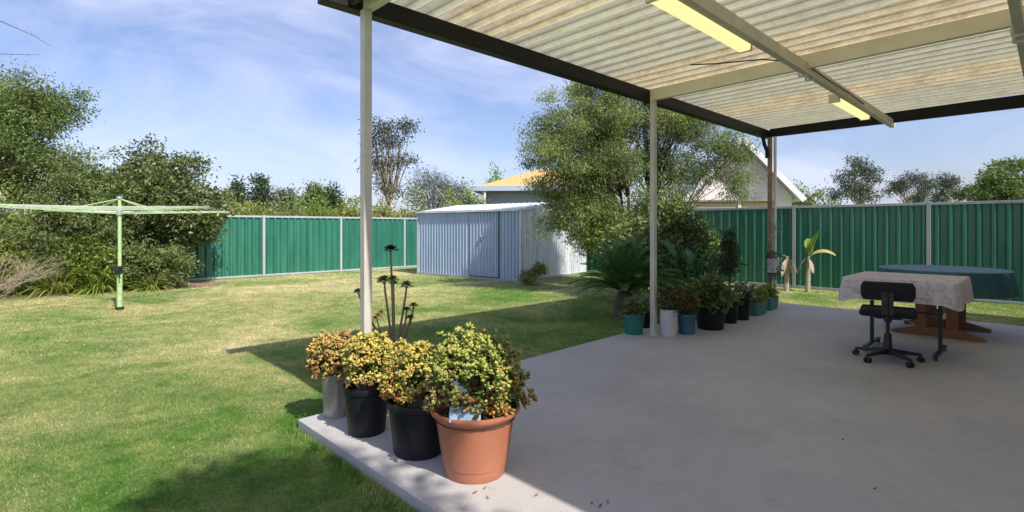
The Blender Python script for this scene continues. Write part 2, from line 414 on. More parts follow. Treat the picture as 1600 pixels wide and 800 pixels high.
# garden bed of litter along the left boundary
bed = [(-12.5,6.6),(-9.7,8.6),(-8.9,9.9),(-7.8,10.7),(-6.6,11.6),(-6.7,12.5),(-7.9,12.7),(-12,9)]
mb = MB(); n = len(bed)
cx = sum(p[0] for p in bed)/n; cy = sum(p[1] for p in bed)/n
ring = []
for i in range(n):
    a = Vector(bed[i]); b = Vector(bed[(i+1)%n])
    for k in range(8):
        q = a.lerp(b, k/8); q += Vector((random.uniform(-.10,.10), random.uniform(-.10,.10))); ring.append((q.x,q.y,LZ+.006))
mb.add([(cx,cy,LZ+.02)]+ring, [(0,i+1,(i+1)%len(ring)+1) for i in range(len(ring))])
tag(mb.build('garden_bed', M['mulch']), kind='structure')

# grass blades: one mass
def blades(n, y0, y1, h, w, seed):
    r = np.random.default_rng(seed)
    y = np.sqrt(r.random(n)*(y1**2-y0**2)+y0**2)
    lim = .9756*y+1.2
    x = r.uniform(-1,1,n)*lim
    du = (x-P1.x)*D1.x+(y-P1.y)*D1.y; dv = (x-P1.x)*D2.x+(y-P1.y)*D2.y
    edge = -.18-.0304*(du+.39)
    ins = (du>-.385)&(du<7.495)&(dv>edge+.005)
    x, y, du, dv = x[~ins], y[~ins], du[~ins], dv[~ins]
    k = (y < 18+0*x); x, y = x[k], y[k]
    m_ = len(x)
    patch = .75+.5*np.sin(x*2.1+1.3*np.sin(y*1.7))*np.sin(y*2.6+x)
    a = r.uniform(0, 2*PI, m_); lean = r.uniform(.3,1.7,m_)
    H = h*(.55+.9*r.random(m_))*(.8+.3*patch)
    dx = np.cos(a)*H*lean; dy = np.sin(a)*H*lean
    b = r.uniform(0, 2*PI, m_); wx = np.cos(b)*w; wy = np.sin(b)*w
    z = np.full(m_, LZ)
    V = np.stack([np.stack([x-wx,y-wy,z-.003],1), np.stack([x+wx,y+wy,z-.003],1), np.stack([x+dx,y+dy,z+H],1)],1).reshape(-1,3)
    return V
V = np.concatenate([blades(420000, 1.9, 5.2, .0125, .0019, 1), blades(260000, 5.2, 10, .016, .0034, 2), blades(110000, 10, 18, .022, .006, 3)])
# longer uncut blades against the slab edge
r = np.random.default_rng(5); n = 9000
pts = []
for (a, b, k) in (((-.42,-.2),(-.42,4.6),3500), ((-.42,-.21),(7.4,-.45),6000), ((7.53,-.3),(7.53,4),3500)):
    s = r.random(k); u = a[0]+(b[0]-a[0])*s; v = a[1]+(b[1]-a[1])*s
    off = np.abs(r.normal(0,.035,k))
    if a[0] < 0 and b[0] < 0: u = u-off
    elif a[0] > 5: u = u+off
    else: v = v-off
    pts.append(np.stack([P1.x+D1.x*u+D2.x*v, P1.y+D1.y*u+D2.y*v],1))
q = np.concatenate(pts); k = len(q); a = r.uniform(0,2*PI,k); H = .018+.035*r.random(k); ln = r.uniform(.1,.9,k)
b = r.uniform(0,2*PI,k); z = np.full(k, LZ)
V2 = np.stack([np.stack([q[:,0]-np.cos(b)*.0025,q[:,1]-np.sin(b)*.0025,z],1), np.stack([q[:,0]+np.cos(b)*.0025,q[:,1]+np.sin(b)*.0025,z],1),
    np.stack([q[:,0]+np.cos(a)*H*ln,q[:,1]+np.sin(a)*H*ln,z+H],1)],1).reshape(-1,3)
V = np.concatenate([V,V2])
tag(npmesh('grass', V, np.arange(len(V)).reshape(-1,3), M['blade']), 'short patchy green and straw coloured lawn grass around the concrete patio', 'grass', kind='stuff')

# ------------------------------------------------------------------ ribbed sheets
def ribbed(mb, O, X, Y, N, length, height, pitch, depth, crest=.28, flank=.14, phase=0):
    """O origin; X run direction; Y rise vector unit; N outward normal"""
    prof = []; x = -phase
    while x < length:
        for dx, dz in ((0,0),((1-crest-2*flank)*pitch,0),((1-crest-flank)*pitch,depth),((1-flank)*pitch,depth)):
            xx = x+dx
            if 0 <= xx <= length: prof.append((xx,dz))
        x += pitch
    if prof[0][0] > 1e-4: prof.insert(0, (0.0, 0.0))
    if prof[-1][0] < length-1e-4: prof.append((length, prof[-1][1] if prof[-1][1]==0 else 0))
    vs = []
    for xx, dz in prof:
        p = O + X*xx + N*dz
        vs += [p, p+Y*height]
    n = len(prof)
    mb.add(vs, [(2*i,2*i+2,2*i+3,2*i+1) for i in range(n-1)])
Zv = Vector((0,0,1))

# ------------------------------------------------------------------ fences
def fence(label, A, d, step, n, height, normal, z0=LZ, skip_first=False):
    t = thing('metal_fence', label, 'fence', (A[0],A[1],z0))
    d = Vector((d[0],d[1],0)).normalized(); N = Vector((normal[0],normal[1],0))
    az = math.atan2(d.y, d.x)
    for i in range(n+1):
        p = d*step*i
        pb = MB(); pb.box((p.x,p.y,height/2+.003), (.065,.055,height+.006), az); pb.build('post', M['rail'], t, bevel=.004)
    for i in range(n):
        a = d*(step*i+.01); L = step-.02
        sb = MB(); ribbed(sb, a-N*.021+Zv*.055, d, Zv, N, L, height-.10, step/12.0, .042, .20, .18, phase=.03)
        sb.build('panel', M['green'], t)
        for z, nm, hh in ((height-.028,'top_rail',.05),(.035,'bottom_rail',.045)):
            c = a+d*L/2; 
            rb = MB(); rb.box((c.x,c.y,z), (L-.055,.05,hh), az); rb.build(nm, M['rail'], t, bevel=.004)
    return t
stepL = 2.17
A0 = Vector((-6.60,13.95,0)) - D1*stepL*3
fence('green ribbed fence along the back of the lawn, left of the shed', A0, D1, stepL, 8, 1.62, D2)
AR = Vector((4.50,13.0,0)) + Vector((-.6947,.7193,0))*2.30*3
fence('dark green ribbed metal fence with grey rails behind the tables and banana plants', AR, D2, 2.30, 9, 1.77, -D1)

# ------------------------------------------------------------------ shed
SC = Vector((.20,12.45,LZ)); fd = Vector((-.788,.616,0)); sd = Vector((.616,.788,0))
sh = thing('garden_shed', 'low blue-grey ribbed metal garden shed with closed door beside the big tree', 'shed', SC)
FW, SDp, SH = 3.55, 3.1, 1.72
z0 = .06
b = MB(); ribbed(b, Vector((0,0,z0)), fd, Zv, -sd, .62, SH-z0, .105, .026, .22, .16); b.build('wall', M['zinc'], sh)
b = MB(); ribbed(b, fd*1.66+Vector((0,0,z0)), fd, Zv, -sd, FW-1.66, SH-z0, .105, .026, .22, .16); b.build('wall', M['zinc'], sh)
dob = MB(); ribbed(dob, fd*.66+Vector((0,0,z0+.02))-sd*.004, fd, Zv, -sd, .98, SH-z0-.06, .105, .026, .22, .16); door = dob.build('door', M['zinc'], sh)
b = MB(); c = fd*.64-sd*.022; b.box((c.x,c.y,SH/2), (.04,.012,SH-.06), math.atan2(fd.y,fd.x)); b.build('door_gap', M['dark'], sh)
h = MB(); hp = fd*1.18-sd*.05+Vector((0,0,1.06)); h.bar(hp-Zv*.06, hp+Zv*.06, .035); h.bar(hp-fd*.05, hp+fd*.05, .03,.02); h.build('handle', M['galv'], door)
b = MB(); ribbed(b, Vector((0,0,z0)), sd, Zv, -fd, SDp, SH-z0, .105, .026, .22, .16); b.build('wall', M['zinclit'], sh)
b = MB(); ribbed(b, fd*FW+Vector((0,0,z0)), sd, Zv, fd, SDp, SH-z0, .105, .026, .22, .16)
b.build('wall', M['zinc'], sh)
b = MB(); ribbed(b, sd*SDp+Vector((0,0,z0)), fd, Zv, sd, FW, SH-z0, .105, .026, .22, .16); b.build('wall', M['zinc'], sh)
# gable roof, ridge parallel to the front
rz_ = .24
b = MB()
for s in (0,1):
    e = sd*(-.07) if s == 0 else sd*(SDp+.07)
    rdg = sd*(SDp/2)+Zv*rz_
    a0 = fd*(-.06)+e+Zv*SH; run = (rdg-e); Ld = run.length
    ribbed(b, a0, fd, run.normalized(), Vector((0,0,1)), FW+.12, Ld, .19, .018, .2, .12)
b.build('roof', M['zinclit'], sh)
b = MB()
for x in (0, FW):
    gx = fd*(x)
    b.add([gx+Zv*SH, gx+sd*SDp+Zv*SH, gx+sd*SDp/2+Zv*(SH+rz_-.01)], [(0,1,2)])
b.build('gable', M['zinclit'], sh)
b = MB()
for a_, b_ in ((Vector((0,0,0)), fd*FW), (Vector((0,0,0)), sd*SDp)):
    b.bar(a_+Zv*.03-sd*.02-fd*.02, b_+Zv*.03-sd*.02-fd*.02, .05,.06)
b.build('base_rail', M['galv'], sh)
b = MB(); b.bar(fd*(-.05)-sd*.075+Zv*(SH+.0), fd*(FW+.05)-sd*.075+Zv*(SH+.0), .012,.05); b.bar(-fd*.065-sd*.07+Zv*SH, -fd*.065+sd*SDp/2+Zv*(SH+rz_), .012,.05); b.build('eave_trim', M['zinclit'], sh)
for q in (-fd*.018-sd*.018, fd*(FW+.018)-sd*.018):
    b = MB(); b.box((q.x,q.y,SH/2), (.04,.04,SH), math.atan2(fd.y,fd.x)); b.build('corner_trim', M['zinclit'], sh)

# ------------------------------------------------------------------ patio cover
pc = thing('patio_cover', 'cream ribbed patio roof on slender posts with black gutter over the concrete', 'patio roof', P1, AZ)
def LP(u, v, z): return Vector((u, -v, z))
HB = 2.72; SLP = .010
def zr(v): return HB+.145+SLP*v
U3 = 3.60+3.583
for u, mt, nm in ((0,'post','post'), (3.66,'post','post'), (7.243,'timber','post')):
    b = MB(); b.box(LP(u,0,HB/2), (.058,.058,HB)); b.box(LP(u,0,.006), (.13,.13,.012))
    b.build(nm, M[mt], pc, bevel=.004, label='brown weathered post' if mt=='timber' else None)
# gutter along v=-.1 and fascia on the far end
b = MB(); b.box(LP(3.55,-.085,HB+.065), (7.66,.10,.13)); b.box(LP(3.55,-.14,HB+.125), (7.66,.02,.02)); b.build('gutter', M['gutter'], pc, bevel=.006)
b = MB(); b.box(LP(7.33,2.40,HB+.095), (.04,4.86,.16)); b.build('fascia', M['gutter'], pc)
b = MB(); b.box(LP(-.10,2.45,HB+.075), (.03,4.9,.13)); b.build('fascia', M['gutter'], pc)
def beam(u0, v0, u1, v1, w, h, zb):
    a = LP(u0,v0,zb+SLP*v0+h/2); c = LP(u1,v1,zb+SLP*v1+h/2); mb = MB(); mb.bar(a, c, w, h); return mb
for u in (.02, 3.66):
    beam(u,-.03,u,4.79,.055,.135,HB).build('rafter', M['cream'], pc, bevel=.003)
for v in (1.62, 3.06):
    beam(.0,v,7.42,v,.058,.10,HB-.055).build('purlin', M['grime'], pc, bevel=.003)
beam(.05,4.75,7.3,4.75,.05,.13,HB).build('wall_plate', M['cream'], pc)
# sheets
u = -.12; i = 0
while u < 7.2:
    wd = min(.76, 7.31-u)
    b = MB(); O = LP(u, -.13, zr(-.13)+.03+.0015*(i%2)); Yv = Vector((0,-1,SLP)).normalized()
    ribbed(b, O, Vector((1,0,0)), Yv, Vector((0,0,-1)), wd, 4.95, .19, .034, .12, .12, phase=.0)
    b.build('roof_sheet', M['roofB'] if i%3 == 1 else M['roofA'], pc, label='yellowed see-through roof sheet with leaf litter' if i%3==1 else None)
    # pale rib light is painted into the sheet colour
    u += .76; i += 1
# brackets where purlins cross the rafter
for v in (1.62, 3.06):
    for du in (-.10,.10):
        b = MB(); b.bar(LP(3.66+du,v-.035,HB-.07), LP(3.66+du,v-.035,HB+.13), .006,.02); b.bar(LP(3.66+du,v-.035,HB-.067), LP(3.66+du,v+.035,HB-.067), .006,.02)
        b.build('bracket', M['galv'], pc)
b = MB(); b.tube([LP(3.7,1.66,HB+.02), LP(4.1,1.67,HB-.0), LP(4.9,1.665,HB+.01), LP(5.6,1.66,HB-.0)], .006, 6); b.tube([LP(3.72,1.58,HB+.1), LP(3.3,1.35,HB+.09), LP(2.9,1.1,HB+.02), LP(2.7,.95,HB+.0)], .006, 6); b.build('cable', M['dark'], pc)
# downpipe
b = MB(); b.tube([LP(7.30,.06,0.0), LP(7.30,.06,1.4), LP(7.30,.06,2.72)], .024, 12); b.build('downpipe', M['white'], pc, True)
b = MB(); b.tube([LP(7.18,-.09,2.74), LP(7.17,-.06,2.60), LP(7.2,-.03,2.5), LP(7.2,-.03,2.38)], .03, 10); b.build('elbow_pipe', M['gutter'], pc, True)

def batten_light(u0, u1, v, label):
    L = u1-u0; o = W((u0+u1)/2, v, 0)
    t = thing('batten_light', label, 'ceiling light', (o.x,o.y,HB-.055+SLP*v), AZ, 'fluorescent batten lights under the patio roof')
    b = MB(); b.box((0,0,.045), (L,.115,.05)); b.build('housing', M['cream'], t, bevel=.004)
    b = MB(); prof = [(-.052,.02),(-.05,-.012),(-.035,-.024),(.035,-.024),(.05,-.012),(.052,.02)]
    vs = [(x,y,z) for x in (-L/2+.03, L/2-.03) for y,z in prof]; k = len(prof)
    b.add(vs, [(i,i+1,i+1+k,i+k) for i in range(k-1)]+[(k-1,0,k,2*k-1),tuple(reversed(range(k))),tuple(range(k,2*k))]); b.build('diffuser', M['lens'], t)
    for s in (-1,1):
        b = MB(); b.box((s*(L/2-.015),0,.0), (.028,.112,.052)); b.build('end_cap', M['cream'], t, bevel=.003)
batten_light(1.12, 2.52, 1.515, 'long yellowed fluorescent batten light on the near purlin, closest to the top of the picture')
batten_light(4.95, 6.35, 1.515, 'distant yellowed fluorescent batten light near the far black fascia')

# ------------------------------------------------------------------ the house behind the camera's right
hs = thing('rendered_house', 'pale rendered house wall the patio roof is fixed to', 'house', W(4.1,4.86,LZ), AZ)
b = MB(); b.box((0,-3.0,1.45), (8.4,6.0,2.9)); b.build('wall', M['brick'], hs)
b = MB(); b.add([(-4.3,.25,2.92),(4.5,.25,2.92),(4.5,-6.3,2.92),(-4.3,-6.3,2.92),(-4.3,-3,4.3),(4.5,-3,4.3)], [(0,1,5,4),(3,4,5,2),(0,4,3),(1,2,5),(0,3,2,1)]); b.build('roof', M['tile'], hs)
for x in (-2.6, 2.2):
    b = MB(); b.box((x,.012,1.1), (1.7,.03,2.1)); wn = b.build('window', M['glass'], hs)
    b = MB()
    for s in (-1,0,1): b.box((x+s*.85,.03,1.1), (.05,.05,2.15))
    for z in (.04,2.16): b.box((x,.032,z), (1.75,.046,.05))
    b.build('frame', M['white'], wn)

# ------------------------------------------------------------------ pots
def pot_mesh(kind, r, h):
    if kind == 'terra':
        pr = [(0,.0),(r*.66,.0),(r*.68,h*.02),(r*.70,h*.16),(r*.715,h*.165),(r*.72,h*.185),(r*.80,h*.55),(r*.87,h*.86),(r*.98,h*.93),(r*1.0,h*.965),(r*.99,h),(r*.93,h),(r*.84,h*.88),(r*.82,h*.80)]
    elif kind == 'cyl':
        pr = [(0,0),(r*.88,0),(r*.9,.01),(r,h*.98),(r,h),(r*.95,h),(r*.94,h*.88)]
    else:
        pr = [(0,0),(r*.76,0),(r*.79,.012),(r*.94,h*.86),(r*.955,h*.865),(r,h*.88),(r*1.01,h*.985),(r,h),(r*.94,h),(r*.92,h*.85)]
    b = MB(); b.lathe(pr, seg=40); return b
def potted(name, label, cat, loc, kind, r, h, matk, grp=None, rz=0):
    t = thing(name, label, cat, loc, rz, grp)
    pot_mesh(kind, r, h).build('pot', M[matk], t, True)
    b = MB(); b.lathe([(0,h*.85),(r*.5,h*.86),(r*.9,h*.84)], seg=24); b.build('soil', M['soil'], t, True)
    return t
def jade(t, h, cx, cy, rx, ry, rz, n, mk, seed, size=.034):
    """a jade plant: thick forked stems ending in rosettes of fleshy leaves"""
    r = np.random.default_rng(seed)
    d = unit(r.normal(size=(n,3))); d[:,2] = np.where(d[:,2] < -.35, -d[:,2], d[:,2])
    lump = 1+.13*np.sin(d[:,0]*5+seed)*np.sin(d[:,1]*4+1)+.10*r.normal(size=n)
    rad = np.where(r.random(n) < .72, .86+.14*r.random(n), .45+.45*r.random(n))*lump
    C = np.array([cx,cy,h+rz*.45])+d*np.array([rx,ry,rz])*rad[:,None]
    C[:,2] = np.maximum(C[:,2], h-.015)
    k = 9; Vs = []; 
    P = np.repeat(C, k, 0); D = np.repeat(unit(d+np.array([0,0,.5])), k, 0)
    a = unit(D*r.uniform(.2,1.1,(len(P),1)) + r.normal(size=P.shape)*.62)
    s = (size*r.uniform(.7,1.2,len(P)))[:,None]
    b_ = unit(np.cross(a, D+r.normal(size=P.shape)*.3)); c_ = np.cross(b_, a)
    w = s*.34; th = s*.10
    base = P; tip = P+a*s; l = P+a*s*.6+b_*w; rr_ = P+a*s*.6-b_*w; up = P+a*s*.55+c_*th; dn = P+a*s*.55-c_*th
    AV = np.stack([base,l,tip,rr_,up,dn],1)
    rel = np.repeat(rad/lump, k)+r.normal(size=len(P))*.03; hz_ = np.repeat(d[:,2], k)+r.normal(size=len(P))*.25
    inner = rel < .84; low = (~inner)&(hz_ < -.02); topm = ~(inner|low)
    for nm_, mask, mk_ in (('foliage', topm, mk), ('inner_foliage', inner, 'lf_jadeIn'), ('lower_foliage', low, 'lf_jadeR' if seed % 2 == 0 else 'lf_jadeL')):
        V = AV[mask]
        if not len(V): continue
        o = np.arange(len(V))[:,None,None]*6; V = V.reshape(-1,3)
        F = (o+np.array([[0,1,4],[1,2,4],[2,3,4],[3,0,4],[1,0,5],[2,1,5],[3,2,5],[0,3,5]])[None]).reshape(-1,3)
        ob = npmesh(nm_, V, F, M[mk_], t); ob.data.shade_smooth()
    b = MB()
    rr = random.Random(seed)
    for i in range(26):
        c = C[i*3 % n]; q = Vector((cx*.3+rr.uniform(-.04,.04), cy*.3+rr.uniform(-.04,.04), h*.86))
        m_ = q.lerp(Vector(c), .5)+Vector((rr.uniform(-.02,.02), rr.uniform(-.02,.02), .02))
        b.tube([q, m_, Vector(c)], [.012,.009,.005], 6)
    b.build('stem', M['stem'], t, True)

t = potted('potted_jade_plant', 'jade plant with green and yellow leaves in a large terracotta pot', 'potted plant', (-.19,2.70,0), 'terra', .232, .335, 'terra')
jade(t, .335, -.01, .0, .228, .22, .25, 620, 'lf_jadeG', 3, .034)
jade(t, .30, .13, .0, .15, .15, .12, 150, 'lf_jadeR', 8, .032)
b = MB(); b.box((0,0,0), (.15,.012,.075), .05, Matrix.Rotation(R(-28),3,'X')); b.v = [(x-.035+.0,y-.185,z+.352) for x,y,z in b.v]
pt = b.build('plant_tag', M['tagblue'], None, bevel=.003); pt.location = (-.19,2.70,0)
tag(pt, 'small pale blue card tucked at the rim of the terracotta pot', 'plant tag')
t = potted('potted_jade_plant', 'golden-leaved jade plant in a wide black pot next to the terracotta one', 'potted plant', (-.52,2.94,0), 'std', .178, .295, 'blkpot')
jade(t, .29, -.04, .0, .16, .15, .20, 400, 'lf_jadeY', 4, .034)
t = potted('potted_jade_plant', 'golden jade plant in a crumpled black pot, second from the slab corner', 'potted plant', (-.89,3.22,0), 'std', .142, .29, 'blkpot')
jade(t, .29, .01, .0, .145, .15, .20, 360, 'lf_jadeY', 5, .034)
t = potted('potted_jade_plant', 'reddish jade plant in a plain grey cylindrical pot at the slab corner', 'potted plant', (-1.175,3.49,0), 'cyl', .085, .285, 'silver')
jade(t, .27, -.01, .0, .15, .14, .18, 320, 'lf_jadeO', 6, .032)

# aeonium with dark rosettes
def rosette(b, c, r, tilt, n=22, seed=0):
    rr = random.Random(seed); c = Vector(c)
    for i in range(n):
        a = i*2.39996; k = i/n; el = R(78-88*k)+rr.uniform(-.1,.1); L = r*(.45+.6*k)
        d = Vector((math.cos(a)*math.cos(el), math.sin(a)*math.cos(el), math.sin(el)))
        s = Vector((-math.sin(a), math.cos(a), 0)); u_ = s.cross(d)*-1
        p = c+Vector((0,0,r*.15*(1-k))); q = p+d*L; m_ = p+d*L*.66; w = L*.26
        b.add([p, m_+s*w, q, m_-s*w, m_+u_*L*.08, m_-u_*L*.10], [(0,1,4),(1,2,4),(2,3,4),(3,0,4),(1,0,5),(2,1,5),(3,2,5),(0,3,5)])
t = potted('potted_aeonium', 'tall branching tree aeonium with dark rosettes behind the first post', 'potted plant', (-.84,3.76,0), 'std', .12, .22, 'blkpot')
heads = [((-.03,.0,1.085),.082,'lf_black'),((-.08,.02,.86),.09,'lf_aeon'),((.085,.0,.83),.075,'lf_aeon'),((-.005,-.03,.88),.06,'lf_aeon'),((-.27,.03,.78),.06,'lf_aeon'),((-.02,.05,.84),.055,'lf_black'),((.13,.03,.68),.055,'lf_redgreen'),((.09,-.02,.66),.05,'lf_redgreen'),((.11,.0,.60),.05,'lf_redgreen')]
sb = MB(); 
for k,(p,r_,mk) in enumerate(heads):
    b = MB(); rosette(b, p, r_*.84, 0, 24, k); b.build('rosette', M[mk], t)
    fx = p[0]*.25; mid = Vector((fx+p[0]*.2, p[1]*.4, p[2]*.62))
    sb.tube([(fx*.5,0,.18), mid, Vector((p[0]*.9,p[1]*.9,p[2]-.08)), Vector(p)], [.010,.009,.008,.006], 7)
sb.build('stem', M['stem'], t, True)
b = MB(); 
for k in range(3): rosette(b, (-.13+.02*k,-.04,.60+.02*k), .035, 0, 14, k+20)
b.build('flower', M['red'], t)
b = MB(); b.tube([(-.02,-.01,.19),(-.08,-.03,.45),(-.12,-.04,.6)], .005, 6); b.build('flower_stalk', M['stem'], t)

# row of pots by the second post
GR = 'pots lined up along the patio edge between the second and third post'
def gpt(px, py, z=0):
    Y = FP*(E-z)/(py-HZ); return ((px-800)/FP*Y, Y, z)
def bush(t, h, r, rz, n, size, asp, mk, seed, droop=0.0, nm='foliage', cx=0, cy=0):
    C = crown(nm, M[mk], t, [(cx,cy,h+rz*.6,r,r,rz)], n, 9, r*.16, size, asp, .3, droop, seed)
    b = MB(); rr = random.Random(seed)
    for i in range(8):
        c = Vector(C[i]); b.tube([(cx*.3,cy*.3,h*.85), Vector((cx*.3,cy*.3,h*.85)).lerp(c,.5)+Vector((rr.uniform(-.02,.02),0,.02)), c], [.007,.005,.003], 5)
    b.build('stem', M['stem'], t)
t = potted('potted_plant','low green plant in a teal pot, left of the second post','potted plant', gpt(990,521), 'std', .13, .23, 'teal')
bush(t, .22, .14, .10, 50, .06, .5, 'lf_dark', 31)
t = potted('potted_plant','trailing grey-green plant in a small black pot right behind the second post','potted plant', gpt(1006,511), 'std', .10, .19, 'blkpot')
bush(t, .19, .10, .14, 45, .05, .5, 'lf_pale', 32)
t = potted('potted_plant','leafy succulent in a pale cylindrical pot just right of the second post','potted plant', gpt(1045,523), 'cyl', .105, .30, 'palepot')
bush(t, .29, .13, .17, 80, .055, .55, 'lf_redgreen', 33); bush(t, .34, .08, .12, 30, .055, .6, 'lf_pale', 34, nm='foliage', cx=-.03)
t = potted('potted_plant','red and green succulent in a blue pot beside the pale cylinder','potted plant', gpt(1073,521), 'std', .115, .235, 'bluepot')
bush(t, .23, .15, .20, 110, .055, .5, 'lf_redgreen', 35)
t = potted('potted_plant','bushy dark green plant in the broadest black pot of the row','potted plant', gpt(1110,513), 'std', .195, .31, 'blkpot')
bush(t, .30, .25, .20, 150, .08, .45, 'lf_dark', 36, .2)
t = potted('potted_plant','tall narrow dark green column plant in a black pot','potted plant', gpt(1139,504), 'std', .12, .26, 'blkpot')
b = MB(); b.tube([(0,0,.2),(.01,0,.6),(0,.0,1.05),(.0,0,1.22)], [.018,.016,.012,.006], 7); b.build('stem', M['bark'], t)
crown('foliage', M['lf_pine'], t, [(0,0,.95,.085,.085,.36),(0,0,.75,.12,.12,.14)], 120, 12, .028, .075, .22, .2, -.8, 37)
bush(t, .25, .11, .09, 40, .05, .5, 'lf_olive', 38)
t = potted('potted_plant','pale-leaved plant in a slim black pot left of the teal troughs','potted plant', gpt(1159,499), 'std', .115, .29, 'blkpot')
bush(t, .29, .14, .13, 70, .055, .55, 'lf_pale', 39)
def trough(label, loc, L, mk, seed):
    t = thing('planter_trough', label, 'planter', loc, AZ)
    b = MB(); a,c = L/2, .10
    b.add([(-a*.9,-c*.85,0),(a*.9,-c*.85,0),(a*.9,c*.85,0),(-a*.9,c*.85,0),(-a,-c,.20),(a,-c,.20),(a,c,.20),(-a,c,.20),(-a*.94,-c*.88,.20),(a*.94,-c*.88,.20),(a*.94,c*.88,.20),(-a*.94,c*.88,.20),(-a*.93,-c*.86,.16),(a*.93,-c*.86,.16),(a*.93,c*.86,.16),(-a*.93,c*.86,.16)],
      [(3,2,1,0),(0,1,5,4),(1,2,6,5),(2,3,7,6),(3,0,4,7),(4,5,9,8),(5,6,10,9),(6,7,11,10),(7,4,8,11),(8,9,13,12),(9,10,14,13),(10,11,15,14),(11,8,12,15)])
    b.build('pot', M['teal'], t, bevel=.003)
    b = MB(); b.box((0,0,.15), (L*.92,.165,.02)); b.build('soil', M['soil'], t)
    crown('foliage', M[mk], t, [(-L*.2,0,.26,L*.26,.11,.11),(L*.2,0,.25,L*.24,.1,.09)], 80, 8, .03, .055, .5, .2, 0, seed)
trough('teal trough with mixed green plants, nearer of the two troughs', gpt(1180,491), .42, 'lf_bright', 41)
trough('teal trough with low light green plants at the third post', gpt(1200,483), .34, 'lf_yel', 42)
# wall basket on the third post
ps = W(7.243, .06, 0)
t = thing('post_planter', 'grey planter box with dry trailing plant fixed to the brown third post', 'planter', (ps.x-.03,ps.y-.05,.62), AZ)
b = MB(); b.box((0,0,0), (.20,.12,.20)); b.box((0,0,.105), (.22,.14,.02)); b.build('pot', M['palepot'], t, bevel=.006)
crown('foliage', M['lf_gum'], t, [(0,0,.17,.12,.09,.07),(0,0,-.1,.14,.1,.16)], 60, 7, .03, .045, .4, .3, .3, 43)
crown('dry_twigs', M['dry'], t, [(0,0,.55,.06,.06,.2)], 14, 6, .03, .07, .15, .2, 0, 44)

# leaf litter + bits on the slab
for k,(px,py) in enumerate([(742,771),(757,764),(762,779),(925,788),(938,792),(950,786),(838,775),(1317,688),(1367,765)]):
    x,y,_ = gpt(px,py); b = MB(); s = random.uniform(.009,.017) if k < 7 else .008
    a = random.uniform(0,6); ca,sa = math.cos(a),math.sin(a)
    P_ = [(-s*1.3,0,.004),(0,-s*.4,.002),(s*1.3,0,.009),(0,s*.4,.006),(0,0,.010)]
    b.add([(px_*ca-py_*sa, px_*sa+py_*ca, pz_) for px_,py_,pz_ in P_], [(0,1,4),(1,2,4),(2,3,4),(3,0,4)])
    o = b.build('dead_leaf', M['flap']); o.location = (x,y,.001)
    tag(o, 'tiny dark dead leaf lying on the bare concrete slab', 'leaf', 'dead leaves on the concrete')

# ------------------------------------------------------------------ tables
def cloth(name, label, mat, loc, rz, per, z, drop, wave, k, cornerdrop=None):
    n = len(per); b = MB(); rows = []
    cxy = Vector((0,0))
    inner = []
    fr = [0,.5,.9,.985,1.0,1.012,1.02]
    vs = [(0,0,z)]
    rings = [(.5,z,0),(.92,z,0),(.985,z-.001,0),(1.0,z-.008,0)]
    for f_,zz,_ in rings: vs += [(p.x*f_, p.y*f_, zz) for p in per]
    steps = 6
    for s in range(1, steps+1):
        tt = s/steps
        for i,p in enumerate(per):
            cd = cornerdrop[i] if cornerdrop else 0
            nrm = p.normalized(); wv = wave*tt*math.sin(i/n*2*PI*k+.6*math.sin(i*.23))
            q = p+nrm*(.006+.03*tt+wv+cd*.25*tt)
            vs.append((q.x,q.y,z-.008-(drop+cd)*tt))
    R_ = 4+steps; fs = [(0,1+i,1+(i+1)%n) for i in range(n)]
    for r_ in range(R_-1):
        for i in range(n):
            a = 1+r_*n+i; c = 1+r_*n+(i+1)%n; fs.append((a,a+n,c+n,c))
    b.add(vs, fs); o = b.build(name, mat, None, True); o.location = loc; o.rotation_euler = (0,0,rz)
    return tag(o, label, 'tablecloth')
def rrect(a, b_, r, n=24):
    pts = []
    for cx_, cy_, a0 in ((a-r,b_-r,0),(-a+r,b_-r,90),(-a+r,-b_+r,180),(a-r,-b_+r,270)):
        for k in range(7):
            t_ = R(a0+k*15); pts.append(Vector((cx_+r*math.cos(t_), cy_+r*math.sin(t_))))
    out = []
    for i in range(len(pts)):
        p, q = pts[i], pts[(i+1)%len(pts)]
        k = max(1, int((q-p).length/.025))
        for j in range(k): out.append(p.lerp(q, j/k))
    return out
TA = Vector((3.98,5.30,0))      # table under the floral cloth
t = thing('folding_table', 'small table on thin black T-shaped legs under the floral cloth', 'table', TA, AZ)
b = MB(); b.box((0,0,.735), (.92,.86,.022)); b.build('tabletop', M['white'], t, bevel=.004)
for y in (-.27,.29):
    b = MB(); b.bar((0,y,.05), (0,y,.72), .032); lg = b.build('leg', M['blk'], t, bevel=.003)
    b = MB(); b.bar((-.31,y,.045), (.31,y,.045), .035,.025); b.build('foot', M['blk'], lg, bevel=.004)
    for x in (-.29,.29):
        b = MB(); b.tube([(x,y-.013,.02),(x,y+.013,.02)], .02, 12); b.build('caster', M['blk'], lg, True)
b = MB(); b.bar((0,-.27,.40), (0,.29,.40), .02); b.build('crossbar', M['blk'], t)
per = rrect(.48,.45,.05)
cd = [ .05*max(0,(abs(p.x)/.48)*(abs(p.y)/.45)-.72)/.28 for p in per]
cloth('tablecloth', 'white tablecloth with faded red floral print hanging over the small table', M['lace'], (TA.x,TA.y,0), AZ, per, .753, .20, .012, 13, cd)

